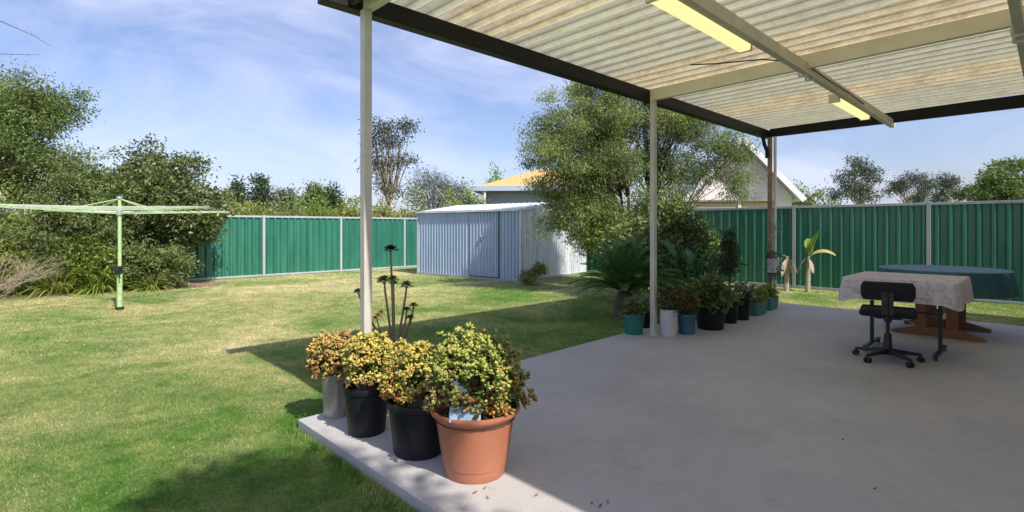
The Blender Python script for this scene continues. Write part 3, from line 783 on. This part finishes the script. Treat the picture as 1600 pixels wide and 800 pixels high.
TB = Vector((5.16,6.30,0))
t = thing('pedestal_table', 'brown timber trestle table on sled feet under the dark teal cloth', 'table', TB, AZ)
b = MB(); b.lathe([(0,.715),(.62,.715),(.63,.725),(.63,.74),(.62,.747),(0,.747)], seg=40, sy=.95); b.build('tabletop', M['wood'], t, True)
for x in (-.43,.33):
    tr = MB(); tr.add([(x-.03,-.42,0),(x-.03,.42,0),(x-.03,.42,.035),(x-.03,.16,.105),(x-.03,-.16,.105),(x-.03,-.42,.035),
                       (x+.03,-.42,0),(x+.03,.42,0),(x+.03,.42,.035),(x+.03,.16,.105),(x+.03,-.16,.105),(x+.03,-.42,.035)],
                      [(0,1,2,3,4,5),(11,10,9,8,7,6),(0,6,7,1),(1,7,8,2),(2,8,9,3),(3,9,10,4),(4,10,11,5),(5,11,6,0)])
    f_ = tr.build('foot', M['wood'], t, bevel=.004)
    for y in (-.165,.165):
        b = MB(); b.box((x,y*.85,.40), (.045,.10,.63)); b.build('leg', M['wood'], t, bevel=.004)
b = MB(); b.box((-.05,0,.25), (.76,.03,.09)); b.build('stretcher', M['wood'], t, bevel=.003)
per = [Vector(((.645*math.cos(2*PI*i/160)), .63*math.sin(2*PI*i/160))) for i in range(160)]
cloth('tablecloth', 'dark teal tablecloth hanging over the round table by the fence', M['tealcloth'], (TB.x,TB.y,0), AZ, per, .757, .27, .016, 15)

# ------------------------------------------------------------------ office chair
ch = thing('office_chair', 'black armless swivel office chair with low rounded backrest pulled up to the floral table', 'chair', (3.53,4.93,0), math.atan2(.81,.59)-PI/2)
rounded('seat', M['fabric'], ch, (.44,.42,.065), (0,.02,.455), .03)
bk = rounded('backrest', M['fabric'], ch, (.41,.055,.245), (0,-.215,.668), .026, 4)
# rounder ends for the backrest
me = bk.data
for v in me.vertices:
    x, y, z = v.co; e = abs(x)/.205
    if e > .42: v.co.z = .668+(z-.668)*math.sqrt(max(.0,1-((e-.42)/.6)**2*.92))
    v.co.y = y+.25*x*x
b = MB(); b.tube([(0,-.03,.41),(0,-.20,.40),(0,-.262,.46),(0,-.255,.66)], .014, 8); b.box((0,-.25,.56), (.09,.018,.20)); b.build('back_bracket', M['blk'], ch, True)
b = MB(); b.box((0,0,.41), (.20,.20,.025)); b.lathe([(.0,.40),(.032,.40),(.032,.36),(.016,.36),(.016,.25),(.03,.25),(.036,.10),(.045,.07),(0,.07)], seg=20); b.build('gas_lift', M['blk'], ch, True)
b = MB(); b.tube([(.05,0,.40),(.15,-.02,.39),(.20,-.03,.36)], .006, 6); b.build('lever', M['galv'], ch)
for k in range(5):
    a = R(72*k+20); d = Vector((math.cos(a), math.sin(a), 0))
    b = MB(); s = Vector((-d.y,d.x,0))
    p0, p1 = d*.02+Zv*.095, d*.27+Zv*.07
    b.add([p0-s*.03-Zv*.025,p0+s*.03-Zv*.025,p0+s*.026+Zv*.02,p0-s*.026+Zv*.02,p1-s*.018-Zv*.012,p1+s*.018-Zv*.012,p1+s*.015+Zv*.01,p1-s*.015+Zv*.01],
          [(3,2,1,0),(4,5,6,7),(0,1,5,4),(1,2,6,5),(2,3,7,6),(3,0,4,7)])
    lg = b.build('base_leg', M['blk'], ch, bevel=.004)
    b = MB(); c = d*.265+Zv*.027
    for o_ in (-.016,.016): b.tube([c+s*(o_-.008), c+s*(o_+.008)], .026, 16)
    b.tube([c, c+Zv*.045], .007, 8); b.build('caster', M['blk'], lg, True)

# ------------------------------------------------------------------ rotary clothes line
ho = thing('rotary_clothes_line', 'pale green rotary clothes hoist standing on the lawn', 'clothes line', (-6.22,8.32,LZ))
b = MB(); b.tube([(0,0,-.05),(0,0,.60)], .038, 14); b.tube([(0,0,.60),(0,0,1.78)], .026, 14); b.build('pole', M['hoist'], ho, True)
b = MB(); b.tube([(0,0,0),(0,0,.05)], .06, 14); b.build('ground_collar', M['blk'], ho, True)
b = MB(); b.box((.0,-.03,.63), (.075,.10,.13)); b.tube([(.0,-.08,.63),(.06,-.09,.60),(.07,-.09,.50)], .008, 6); b.build('winder', M['blk'], ho, bevel=.01)
b = MB(); b.tube([(0,0,1.50),(0,0,1.62)], .045, 14); b.build('hub', M['galv'], ho, True)
b = MB(); b.tube([(0,0,1.76),(0,0,1.80)], .04, 14); b.build('top_cap', M['galv'], ho, True)
tips = []
for k,aa in enumerate((-22,68,158,248)):
    a = R(aa); d = Vector((math.cos(a), math.sin(a), 0)); L = 1.95
    tip = d*L+Zv*1.60; tips.append((d,L))
    b = MB(); b.bar(Zv*1.53+d*.03, tip, .026,.022); arm = b.build('arm', M['hoist'], ho)
    b = MB(); b.tube([Zv*1.76, d*.72+Zv*1.57], .009, 6); b.build('stay', M['hoist'], arm)
    b = MB(); b.box(tip, (.05,.05,.045), a); b.build('end_cap', M['galv'], arm)
b = MB()
for f_ in (.42,.52,.62,.72,.82,.90,.98):
    for k in range(4):
        d0,L = tips[k]; d1_,_ = tips[(k+1)%4]
        p,q = d0*L*f_+Zv*(1.53+.07*f_+.012), d1_*L*f_+Zv*(1.53+.07*f_+.012)
        b.tube([p, p.lerp(q,.5)-Zv*.02*f_, q], .0035, 4)
b.build('line', M['wire'], ho)

# ------------------------------------------------------------------ vegetation
def lumpy(ells, n, r, seed):
    """break smooth crown volumes into many boughs of foliage with gaps between"""
    C, _ = clumps(ells, n, .35, seed+500); q = np.random.default_rng(seed+9)
    return [(c[0],c[1],c[2],r*k,r*k,r*k*.72) for c,k in zip(C.tolist(), q.uniform(.6,1.35,n).tolist())]
def tree(name, label, cat, base, ells, nc, per, cs, size, asp, mk, bark='bark', r0=.08, fork=1.0, nb=22, seed=0, out=.45, droop=.2, group=None, nst=1, stems=None, extra=None, flat=.7, lump=None):
    t = thing(name, label, cat, (base[0],base[1],base[2] if len(base) > 2 else LZ), 0, group)
    if lump: ells = lumpy(ells, lump[0], lump[1], seed)
    C = crown('crown', M[mk], t, ells, nc, per, cs, size, asp, out, droop, seed, flat)
    rr = random.Random(seed); tg = [C[i] for i in rr.sample(range(len(C)), min(nb,len(C)))]
    limbs('limbs', M[bark], t, (0,0,0), r0, fork, tg, nst=nst, seed=seed, stems=stems)
    if extra: extra(t)
    return t
# the big feathery tree by the shed
def ex(t):
    crown('crown', M['lf_bright'], t, [(-.65,-.5,1.15,.55,.5,.42),(-.25,-.6,.9,.4,.3,.3)], 110, 34, .10, .075, .38, .35, .5, 77)
tree('feathery_tree', 'large multi-stemmed feathery green tree rising between the shed and the second post', 'tree', (2.50,10.6),
     [(-1.15,-.2,2.9,.95,.95,1.1),(-.75,.1,3.8,.8,.9,.85),(.1,.2,4.0,.9,.9,.75),(1.0,.1,3.35,.8,.8,.6),(-1.4,.0,2.05,.7,.7,.7),(-.55,.1,2.7,.8,.8,1.1),(1.7,-.1,2.75,.45,.45,.4),
      (-1.05,-.3,1.5,.6,.5,.5),(-.2,-.2,4.55,.6,.6,.45),(-1.85,-.1,2.7,.5,.5,.7),(-1.6,-.3,1.65,.5,.45,.4),(-1.95,0,3.3,.35,.35,.35),(.45,.4,3.2,.7,.5,.6),(-1.5,-.2,3.5,.4,.4,.4),(1.35,.2,3.6,.4,.4,.35),(-.6,-.3,1.75,.6,.4,.5),(2.0,0,2.35,.3,.3,.25)],
     1650, 95, .105, .062, .26, 'lf_tree', 'bark', .042, 1.4, 170, 21, .3, 1.1, nst=10,
     stems=[(-.75,.1,1.5),(-.4,-.2,1.8),(-.1,.2,2.1),(.15,-.1,1.7),(.4,.1,1.9),(.65,0,1.55),(.9,-.1,1.6),(-.25,.3,2.2),(.05,-.3,1.5),(.3,.2,2.2)], extra=ex, lump=(135,.36))
t_ = bpy.data.objects['feathery_tree']
crown('right_foliage', M['lf_tree'], t_, [(.5,0,2.4,.7,.6,.7),(1.2,0,2.45,.7,.5,.5),(.2,-.2,1.7,.7,.5,.5)], 290, 55, .09, .062, .28, .2, .8, 78)
# left side trees
tree('spreading_tree', 'tall dark green spreading tree at the top left edge, above the olive shrub', 'tree', (-10.6,11.3),
     [(-.2,0,3.6,1.3,1.1,.95),(.7,-.3,3.5,.75,.7,.55),(-.9,0,4.2,.9,.8,.6),(.5,.2,4.1,.7,.6,.4),(.0,-.2,2.6,1.1,.8,.7)], 620, 70, .14, .075, .35, 'lf_dark', seed=22, r0=.1, fork=1.8, nb=40, out=.3, lump=(62,.40))
tree('olive_shrub', 'loose olive green shrub tree behind the clothes line, left of the dense one', 'tree', (-8.95,11.0),
     [(-.1,0,1.95,.85,.7,.85),(-.7,.1,1.6,.6,.6,.7),(.4,0,1.4,.6,.5,.7),(-.2,-.2,1.0,.9,.5,.6),(.0,.2,2.55,.35,.3,.35)], 560, 58, .12, .07, .34, 'lf_olive', seed=23, r0=.05, fork=.8, nb=30, nst=3, out=.4, lump=(60,.34))
tree('dense_tree', 'dense rounded tree with leathery leaves at the left end of the green fence', 'tree', (-8.05,11.75),
     [(-.1,0,2.2,1.05,.9,.85),(.55,-.1,1.75,.85,.7,.75),(-.7,0,1.8,.65,.7,.85),(.15,0,2.65,.6,.55,.42),(.0,-.2,1.1,.9,.6,.6),(.95,-.1,1.5,.5,.5,.55)], 700, 62, .115, .085, .48, 'lf_gloss', seed=24, r0=.07, fork=.9, nb=34, nst=3, out=.45, lump=(75,.36))
tree('low_bush', 'low bright green bush under the dense rounded tree', 'bush', (-7.55,11.05),
     [(-.3,0,.55,.5,.4,.45),(.3,.1,.5,.45,.4,.42),(-.9,-.1,.5,.4,.35,.45)], 170, 40, .08, .075, .38, 'lf_olive', seed=25, r0=.02, fork=.2, nb=14)
tree('fresh_green_bush', 'fresh light green leafy bush behind the clothes line pole', 'bush', (-8.75,10.75),
     [(0,0,.65,.6,.4,.5),(.5,.1,.45,.4,.35,.4),(-.5,.1,.55,.45,.35,.45)], 260, 42, .08, .07, .4, 'lf_bright', seed=38, r0=.02, fork=.2, nb=14)
tree('yellow_shrub', 'yellow-green shrub at the left edge of the picture', 'bush', (-10.3,10.4),
     [(0,0,1.35,.65,.55,.65),(-.4,0,.8,.6,.5,.6),(.4,-.1,.7,.5,.4,.5)], 200, 45, .10, .08, .35, 'lf_yel', seed=26, r0=.03, fork=.4, nb=16)
# bare brown bush
t = thing('bare_shrub', 'grey-brown leafless twiggy shrub at the lower left edge', 'bush', (-9.35,9.45,LZ))
b = MB(); rr = random.Random(5)
def twig(b, p, d, L, r, depth):
    q = p+d*L; m_ = p.lerp(q,.5)+Vector((rr.uniform(-1,1),rr.uniform(-1,1),rr.uniform(-1,1)))*L*.1
    b.tube([p,m_,q], [r,r*.8,r*.6], 4)
    if depth:
        for k in range(3):
            nd = (d+Vector((rr.uniform(-1,1),rr.uniform(-1,1),rr.uniform(-.5,.6)))*.75).normalized(); twig(b, p.lerp(q, rr.uniform(.5,1)), nd, L*rr.uniform(.55,.85), r*.6, depth-1)
for k in range(13):
    a = rr.uniform(0,6.28); d = Vector((math.cos(a)*.6,math.sin(a)*.6,rr.uniform(.25,1))).normalized(); twig(b, Vector((rr.uniform(-.15,.15),rr.uniform(-.15,.15),0)), d, rr.uniform(.3,.5), .010, 4)
b.build('branch', M['dry'], t)
# overhanging bare tree outside the left edge, its twigs reach into the sky
t = thing('bare_tree', 'thin bare twigs reaching into the sky at the top left edge', 'tree', (-8.9,7.0,LZ))
b = MB(); b.tube([(0,0,-.05),(.05,0,1.5),(.0,.1,3.0),(.2,0,4.3)], [.07,.06,.045,.02], 8); b.build('trunk', M['palebark'], t, True)
b = MB()
b.tube([(.15,.0,3.9),(.9,0,4.02),(1.6,.0,4.12),(2.1,0,4.05),(2.55,0,3.85),(2.75,0,3.72)], [.02,.014,.009,.006,.004,.002], 5)
b.tube([(.1,.05,3.3),(.9,0,3.52),(1.6,.0,3.62),(2.05,0,3.62),(2.62,0,3.61)], [.02,.013,.008,.005,.002], 5)
b.tube([(1.7,0,3.62),(1.95,0,3.50),(2.25,0,3.38),(2.42,0,3.30)], [.006,.005,.004,.002], 5)
b.tube([(1.5,0,3.6),(1.75,0,3.75),(1.9,0,3.8)], [.005,.004,.002], 5)
for q in ((2.1,4.05),(1.9,4.1),(2.3,3.98),(2.5,3.88),(2.0,3.63),(2.25,3.62),(2.45,3.62)):
    b.tube([(q[0],0,q[1]),(q[0]+rr.uniform(-.05,.08),rr.uniform(-.05,.05),q[1]+rr.uniform(-.06,.07))], [.003,.0015], 4)
b.build('branch', M['bark'], t)
# the small tree behind the camera that throws the rounded shade on the lawn
tree('small_tree', 'small round leafy tree on the lawn beside the house', 'tree', tuple(W(-1.25,6.0))[:2],
     [(0,0,5.55,.5,.5,.5),(.2,-.3,5.0,.6,.6,.5),(-.3,.2,4.9,.6,.6,.5)], 230, 50, .14, .11, .5, 'lf_dark', seed=29, r0=.06, fork=3.8, nb=18, out=.0)
# strap-leaved clumps
def strapclump(label, base, n, L, w, mk, seed, name='strappy_grass', cat='plant', grp=None, spread=.18, up=.7):
    t = thing(name, label, cat, (base[0],base[1],base[2] if len(base)>2 else LZ), 0, grp)
    rr = random.Random(seed); b = MB()
    for k in range(n):
        a = rr.uniform(0,2*PI); l = L*rr.uniform(.6,1.15); e = rr.uniform(up*.6, 1.35)
        p = Vector((math.cos(a),math.sin(a),0))*rr.uniform(0,spread); pts = [p]; v = Vector((math.cos(a)*math.cos(e),math.sin(a)*math.cos(e),math.sin(e)))
        for s in range(6):
            pts.append(pts[-1]+v*l/6); v = (v+Vector((0,0,-.26))).normalized()
        b.rib(pts, w*rr.uniform(.7,1.2), rr.uniform(-.4,.4))
    b.build('leaves', M[mk], t); return t
G1 = 'strappy clumps at the edge of the left garden bed'
for k,(x,y,L,mk,lb) in enumerate([(-9.0,10.35,.8,'lf_yel','yellow-green strappy clump left of the clothes line pole'),(-8.35,10.65,.95,'lf_bright','bright green strappy clump nearest the clothes line pole'),(-9.6,10.1,.75,'lf_olive','olive strappy clump next to the bare shrub'),
        (-7.55,11.0,.6,'lf_yel','yellowish strappy clump right of the clothes line pole, under the dense tree'),(-8.9,10.9,1.1,'lf_bright','tall green strappy clump in front of the olive shrub')]):
    strapclump(lb, (x,y), 190, L, .022, mk, 50+k, grp=G1)

# cycad with arching fronds
def cycad(label, base, n, L, mk, seed, tr_h=.35):
    t = thing('cycad', label, 'plant', base)
    b = MB(); b.lathe([(.0,tr_h+.04),(.10,tr_h),(.15,tr_h*.5),(.16,0)], seg=14); b.build('trunk', M['bark'], t)
    rr = random.Random(seed); lf = MB(); rc = MB()
    for k in range(n):
        a = k*2.39996; el = R(82-62*(k/n)**.9)+rr.uniform(-.08,.08); l = L*rr.uniform(.85,1.1)
        v = Vector((math.cos(a)*math.cos(el),math.sin(a)*math.cos(el),math.sin(el))); p = Vector((0,0,tr_h)); pts = [p]
        ns = 9
        for s in range(ns):
            pts.append(pts[-1]+v*l/ns); v = (v+Vector((0,0,-.085-.02*s*.5))).normalized()
        rc.tube(pts, [.008-.0006*i for i in range(len(pts))], 4)
        m_ = 34
        for s in range(m_):
            f = .12+.88*s/m_; i = min(int(f*ns), ns-1); q = pts[i].lerp(pts[i+1], f*ns-i); d = (pts[i+1]-pts[i]).normalized()
            side = d.cross(Zv); 
            if side.length < .1: side = Vector((1,0,0))
            side.normalize(); ln = .17*L*math.sin(PI*min(.97,f*.8+.14))+.02
            for sg in (-1,1):
                e = (side*sg+d*.75+side.cross(d)*.35).normalized(); w = d*.009
                lf.add([q-w, q+w, q+e*ln*.6+w*.8, q+e*ln, q+e*ln*.6-w*.8], [(0,1,2,3,4)])
    rc.build('frond_stalk', M['lf_strap'], t); lf.build('frond', M[mk], t)
cycad('green cycad with arching fronds just left of the second post', (1.66,7.75,LZ), 62, .88, 'lf_cycad', 3)
# broad strap-leaved bird of paradise
t = thing('broad_leaved_plant', 'tall dark plant with broad upright leaves right of the second post', 'plant', (2.92,8.5,LZ))
b = MB(); st = MB(); rr = random.Random(12)
for k in range(30):
    a = rr.uniform(0,2*PI); e = rr.uniform(.75,1.35); l = rr.uniform(.8,1.4)
    d = Vector((math.cos(a)*math.cos(e),math.sin(a)*math.cos(e),math.sin(e))); p = Vector((math.cos(a),math.sin(a),0))*rr.uniform(0,.15); q = p+d*l*.65
    st.tube([p,q], [.012,.008], 5); pts = [q]; v = d
    for s in range(6): pts.append(pts[-1]+v*.42/6*rr.uniform(.9,1.1)); v = (v+Vector((math.cos(a)*.14,math.sin(a)*.14,-.20))).normalized()
    b.rib(pts, rr.uniform(.10,.15), rr.uniform(-.8,.8), .3)
st.build('stem', M['lf_strap'], t); b.build('leaves', M['lf_strap'], t)
strapclump('dark arching strappy clump between the broad-leaved plant and the pots', (2.72,7.9,LZ), 90, .7, .03, 'lf_strap', 61, up=.4)
tree('tall_understorey_bush', 'tall dark leafy bush against the right fence beside the feathery tree trunks', 'bush', (3.25,9.7),
     [(-.1,0,1.0,.5,.4,.6),(.25,.1,.7,.45,.4,.5),(-.3,0,1.5,.3,.3,.35)], 210, 42, .09, .085, .38, 'lf_dark', seed=37, r0=.02, fork=.3, nb=14)
tree('dark_understorey_bush', 'dark green leafy bush at the foot of the feathery tree', 'bush', (2.35,9.4),
     [(-.1,0,.85,.55,.4,.65),(.4,.1,.6,.45,.4,.45)], 190, 42, .09, .08, .4, 'lf_olive', seed=27, r0=.02, fork=.2, nb=12)
# bananas
def banana(label, base, h, leaves, seed):
    t = thing('banana_plant', label, 'plant', base, 0, 'young banana plants at the right fence'); rr = random.Random(seed)
    b = MB(); b.tube([(0,0,-.03),(0.01,0,h*.4),(.02,0,h*.8),(.02,0,h)], [.05,.042,.033,.02], 9); b.build('stem', M['dry'], t, True)
    for (a,e,l,w,mk,dr) in leaves:
        a = R(a); v = Vector((math.cos(a)*math.cos(e),math.sin(a)*math.cos(e),math.sin(e))); pts = [Vector((.02,0,h*.97))]
        for s in range(8): pts.append(pts[-1]+v*l/8); v = (v+Vector((0,0,-dr))).normalized()
        m_ = MB(); m_.rib(pts, w, rr.uniform(-.5,.5), .25, lambda t_: (0.12 if t_ < .18 else math.sin(PI*min(.97,(t_-.1)/.9))**.6)); m_.build('leaf', M[mk], t)
banana('banana plant with one upright bright green leaf and a drooping yellow leaf', (5.98,10.62,LZ), .72, [(20,1.15,.62,.22,'lf_banana',.05),(-30,.75,.52,.17,'lf_banyel',.20),(60,1.0,.55,.18,'lf_banana',.10),(-5,1.35,.45,.12,'lf_banana',.03),(170,-.6,.35,.08,'dry',.2),(-90,-.9,.35,.08,'dry',.1)], 1)
banana('banana plant with withered pale leaves, left of the greener one', (5.60,10.72,LZ), .72, [(200,.5,.45,.10,'lf_banyel',.35),(175,-.2,.45,.07,'palepot',.3),(-60,-.7,.4,.08,'dry',.15),(-140,-.8,.45,.09,'dry',.1),(40,-.8,.4,.08,'dry',.1)], 2)
tree('corner_weed', 'small light green weed bush growing at the front corner of the shed', 'bush', (.42,11.95),
     [(0,0,.20,.26,.2,.18),(.18,0,.36,.14,.12,.12)], 60, 22, .045, .065, .4, 'lf_yel', seed=28, r0=.008, fork=.1, nb=8)

# ------------------------------------------------------------------ beyond the fences
GB = 'bushes beyond the back fence'
def far(name, label, px, Y, ztop, wpx, mk, seed, rzf=.55, nc=130, per=34, size=.16, asp=.45, bark='bark', zc=None, group=None, out=.35, fork=None, cs=.22, flat=.6, x0=0):
    X = (px-800)/FP*Y; w = wpx/FP*Y/2; h = ztop-LZ; rz2 = h*rzf/2; rr = random.Random(seed)
    ells = [(0,0,h-rz2,w*.72,w*.72,rz2)]
    for k in range(5):
        a = rr.uniform(0,6.28); ells.append((math.cos(a)*w*.55, math.sin(a)*w*.5, h-rz2*rr.uniform(.7,1.5), w*.45, w*.45, rz2*rr.uniform(.4,.6)))
    tree(name, label, 'tree', (X,Y), (lumpy(ells, 40, w*.30, seed) if nc > 300 else ells), nc, per, cs, size, asp, mk, bark, max(.05,h*.018), fork or h*.35, 16, seed, out, .2, group, flat=flat)
lay = [(352,17.5,2.35,70,'lf_olive'),(400,19,2.3,80,'lf_yel'),(455,19,2.25,80,'lf_olive'),(505,21,2.4,70,'lf_bright'),(548,21,2.45,75,'lf_yel'),(600,21,2.5,80,'lf_yel'),(648,21.5,2.75,80,'lf_olive'),(700,21.5,2.75,75,'lf_yel'),(733,23,3.3,50,'lf_bright')]
lbs = ['olive bush beyond the fence just right of the dense tree','yellow-green bush above the first clear fence panel','olive bush above the fence, left of the first post','green bush beyond the fence left of the first post','yellowish bush behind the first post','yellow-green bush under the dark gum tree','wispy olive bush right of the dark gum tree','yellow-green bush just left of the shed roof','bright green bush beside the ochre roof']
for k,((px,Y,zt,w,mk),lb) in enumerate(zip(lay,lbs)):
    far('bush', lb, px, Y, zt, w, mk, 100+k, .95, 150, 34, .12, .4, group=GB, cs=.17)
tree('wattle_tree', 'wispy grey-green spreading tree between the dark gum and the ochre roof', 'tree', (-3.5,23.5),
     [(0,0,2.9,1.3,1.0,.9),(.8,0,2.7,.9,.8,.7),(-.6,0,3.3,.8,.7,.5)], 240, 30, .2, .13, .16, 'lf_gum', seed=120, r0=.06, fork=1.3, nb=40, out=.3, droop=-.3)
for k,(px,Y,zt,w,mk,lb,cf) in enumerate([(372,42,5.5,36,'lf_pine','far dark pine, leftmost on the skyline behind the fence',1),(407,42,6.0,32,'lf_pine','far dark pine taller than its left neighbour',1),(440,44,4.9,30,'lf_gum','far thin grey tree in the middle of the skyline',1),
        (490,40,5.0,40,'lf_dark','far rounded dark green tree left of the first post',0),(518,42,4.9,30,'lf_pine','far dark tree nearest the first post',0),(458,46,4.6,26,'lf_pine','small far pointed tree between the pines',1),(345,30,3.3,40,'lf_dark','dark green tree showing over the bushes at the dense tree',0),(470,34,2.9,120,'lf_olive','wide low olive tree line tree behind the bushes',0),(395,36,3.0,120,'lf_dark','wide low dark tree behind the pines bases',0)]):
    far('skyline_tree', lb, px, Y, zt, w, mk, 130+k, .75, 110, 30, .26, .4, group='far trees on the skyline left of the first post', cs=.28)
def gum(label, px, Y, ells, seed, n=150, size=.20, grp=None, r0=.14, fork=2.6, cs=.26):
    tree('gum_tree', label, 'tree', ((px-800)/FP*Y, Y), ells, int(n*.62), 62, cs*.9, size*.85, .34, 'lf_gum', 'palebark', r0, fork, 34, seed, .1, .5, grp)
gum('tall dark gum tree with ragged clumps just right of the first post', 608, 26,
    [(.0,0,5.9,.8,.7,.75),(.9,0,6.1,.55,.5,.5),(-.8,0,5.2,.6,.5,.7),(.7,0,4.9,.6,.5,.6),(-.2,0,4.2,.8,.6,.7),(-1.1,0,4.4,.4,.4,.4),(.2,0,3.2,.8,.6,.6),(-.5,0,6.5,.4,.4,.35)], 141, 150, .17)
gum('grey gum tree with layered clumps above the right fence, left of the low gum', 1342, 35,
    [(0,0,5.6,.9,.8,.5),(-.7,0,4.7,1.0,.8,.5),(.9,0,4.6,.9,.8,.6),(.0,0,3.7,1.5,1,.6),(-1.4,0,3.6,.7,.6,.5),(.5,0,5.0,.6,.6,.4)], 142, 150, .20, r0=.10)
gum('low wide grey gum tree beyond the right fence', 1425, 42,
    [(0,0,5.1,1.4,.9,.5),(-1.2,0,4.4,.9,.8,.45),(1.2,0,4.5,.9,.8,.5),(.2,0,3.6,1.0,.8,.5)], 143, 120, .22, r0=.10)
gum('thin pale gum tree between the low gum and the round green tree', 1472, 42,
    [(0,0,5.0,1.0,.9,.5),(.5,0,4.2,1.1,.8,.5),(-.4,0,3.4,.9,.8,.5),(1.0,0,5.0,.6,.5,.35)], 144, 90, .22, r0=.09)
far('round_tree', 'round dense green tree above the right end of the fence', 1560, 22, 3.8, 160, 'lf_dark', 145, .9, 700, 62, .13, .45, cs=.15)
far('round_tree', 'olive bush rising above the fence next to the white gable', 1262, 20, 2.95, 95, 'lf_olive', 146, .9, 190, 36, .13, .4, cs=.17)
far('round_tree', 'low dark bush above the fence under the grey gum', 1300, 24, 2.6, 60, 'lf_dark', 147, .9, 110, 30, .15, .4, cs=.17)
far('round_tree', 'bushy green tree behind the shed beside the ochre roof', 775, 33, 5.0, 40, 'lf_bright', 148, .8, 120, 30, .2, .3, cs=.22)

# neighbour's house with ochre hipped roof
h1 = thing('ochre_roofed_house', 'grey house with ochre hipped roof behind the shed', 'house', (1.0,24,LZ), R(-6))
b = MB(); b.box((.75,2.5,1.5), (6.0,5.0,3.0)); b.build('wall', M['greywall'], h1)
b = MB(); ez = 3.12
b.add([(-2.75,-.5,ez),(4.3,-.5,ez),(4.3,5.5,ez),(-2.75,5.5,ez),(.2,2.4,4.25),(1.8,2.4,4.25)], [(0,1,5,4),(1,2,5),(2,3,4,5),(3,0,4),(0,3,2,1)]); b.build('roof', M['tile'], h1)
b = MB(); b.box((.775,-.52,ez-.06), (7.1,.05,.22)); b.box((-2.77,2.5,ez-.06), (.05,6.0,.22)); b.build('fascia', M['fasciablue'], h1)
b = MB(); b.tube([(-2.2,-.45,0),(-2.2,-.45,3)], .05, 8); b.build('downpipe', M['white'], h1)
b = MB(); b.box((.1,-.012,1.9), (1.1,.03,1.0)); b.build('window', M['glass'], h1)

# neighbour's white gabled house on the right
h2 = thing('white_gabled_house', 'white house with steep gable and cream lean-to behind the right part of the tree', 'house', (7.62,17.6,LZ), R(-12))
b = MB(); gw, ez, az_ = 1.62, 2.35, 4.15
b.add([(-gw,0,0),(gw,0,0),(gw,0,ez),(0,0,az_),(-gw,0,ez),(-gw,6,0),(gw,6,0),(gw,6,ez),(0,6,az_),(-gw,6,ez)], [(0,1,2,3,4),(9,8,7,6,5),(1,6,7,2),(0,4,9,5)]); b.build('wall', M['white'], h2)
b = MB()
for s in (-1,1):
    d = Vector((s*gw,0,ez-az_)); k = 1.12
    a0 = Vector((0,-.55,az_+.09)); e0 = a0+d*k
    a1 = a0+Vector((0,6.9,0)); e1 = e0+Vector((0,6.9,0)); dn = Vector((0,0,-.07))
    b.add([a0,e0,e1,a1,a0+dn,e0+dn,e1+dn,a1+dn], [(0,1,2,3),(7,6,5,4),(0,4,5,1),(1,5,6,2),(2,6,7,3)])
b.build('roof', M['rail'], h2)
b = MB()
for s in (-1,1):
    a0 = Vector((0,-.58,az_+.05)); e0 = a0+Vector((s*gw,0,ez-az_))*1.13; b.bar(a0, e0, .04,.17)
b.build('bargeboard', M['white'], h2)
b = MB(); b.box((-.9,-.9,1.05), (3.1,1.7,2.1)); b.build('lean_to', M['beige'], h2)
b = MB()
for k in range(12): b.box((-.9,-1.758,.2+k*.17), (3.1,.012,.012))
b.build('board_line', M['timber'], h2)
b = MB(); b.add([(-2.5,-1.85,2.14),(.75,-1.85,2.14),(.75,.0,2.24),(-2.5,0,2.24),(-2.5,-1.85,2.09),(.75,-1.85,2.09),(.75,.0,2.19),(-2.5,0,2.19)], [(0,1,2,3),(7,6,5,4),(0,4,5,1),(1,5,6,2),(3,7,4,0)]); b.build('lean_to_roof', M['timber'], h2)
b = MB(); b.box((-.35,-1.775,1.05), (.09,.03,2.1)); b.build('corner_post', M['white'], h2)

# ------------------------------------------------------------------ light, sky, camera
sun = bpy.data.lights.new('sun', 'SUN'); sun.energy = 4.1; sun.angle = R(.6); sun.color = (1,.95,.86)
so = bpy.data.objects.new('sun', sun); COL.objects.link(so)
k_u = .066
dirv = (D2*.944 - D1*k_u + Zv).normalized()
so.rotation_euler = dirv.to_track_quat('Z','Y').to_euler()
wd = bpy.data.worlds.new('World'); S.world = wd; wd.use_nodes = True; t = wd.node_tree
bg = t.nodes['Background']; sky = t.nodes.new('ShaderNodeTexSky'); sky.sky_type = 'NISHITA'; sky.sun_disc = False
sky.sun_elevation = math.asin(dirv.z); sky.sun_rotation = math.atan2(dirv.x, dirv.y)
sky.dust_density = 1.6; sky.ozone_density = 1.6; sky.air_density = 1.0; sky.altitude = 0
tc = t.nodes.new('ShaderNodeTexCoord'); mp = t.nodes.new('ShaderNodeMapping'); mp.inputs['Scale'].default_value = (1.1,1.8,3.4); mp.inputs['Rotation'].default_value = (0,R(18),R(35))
t.links.new(tc.outputs['Generated'], mp.inputs['Vector'])
cn = noise(t, 1.9, 8, .58, vec=mp.outputs[0], dist=.9)
cs_ = mix(t, 1.0, sky.outputs['Color'], (.90,.86,1.0), 'MULTIPLY')
cf = ramp(t, cn, [(.38,(.03,)*3), (.68,(.55,)*3)])
cc = mix(t, cf, cs_, (5.3,5.6,7.2))
t.links.new(cc, bg.inputs['Color']); bg.inputs['Strength'].default_value = .12

cam = bpy.data.cameras.new('camera'); co = bpy.data.objects.new('camera', cam); COL.objects.link(co)
co.location = (0,0,E); co.rotation_euler = (R(90),0,0)
cam.sensor_width = 36; cam.lens = 36*FP/1600; cam.shift_y = -(400-HZ)/1600
cam.clip_end = 2000; cam.clip_start = .05
S.camera = co
S.view_settings.view_transform = 'Standard'; S.view_settings.look = 'None'; S.view_settings.gamma = 1
S.view_settings.exposure = .58
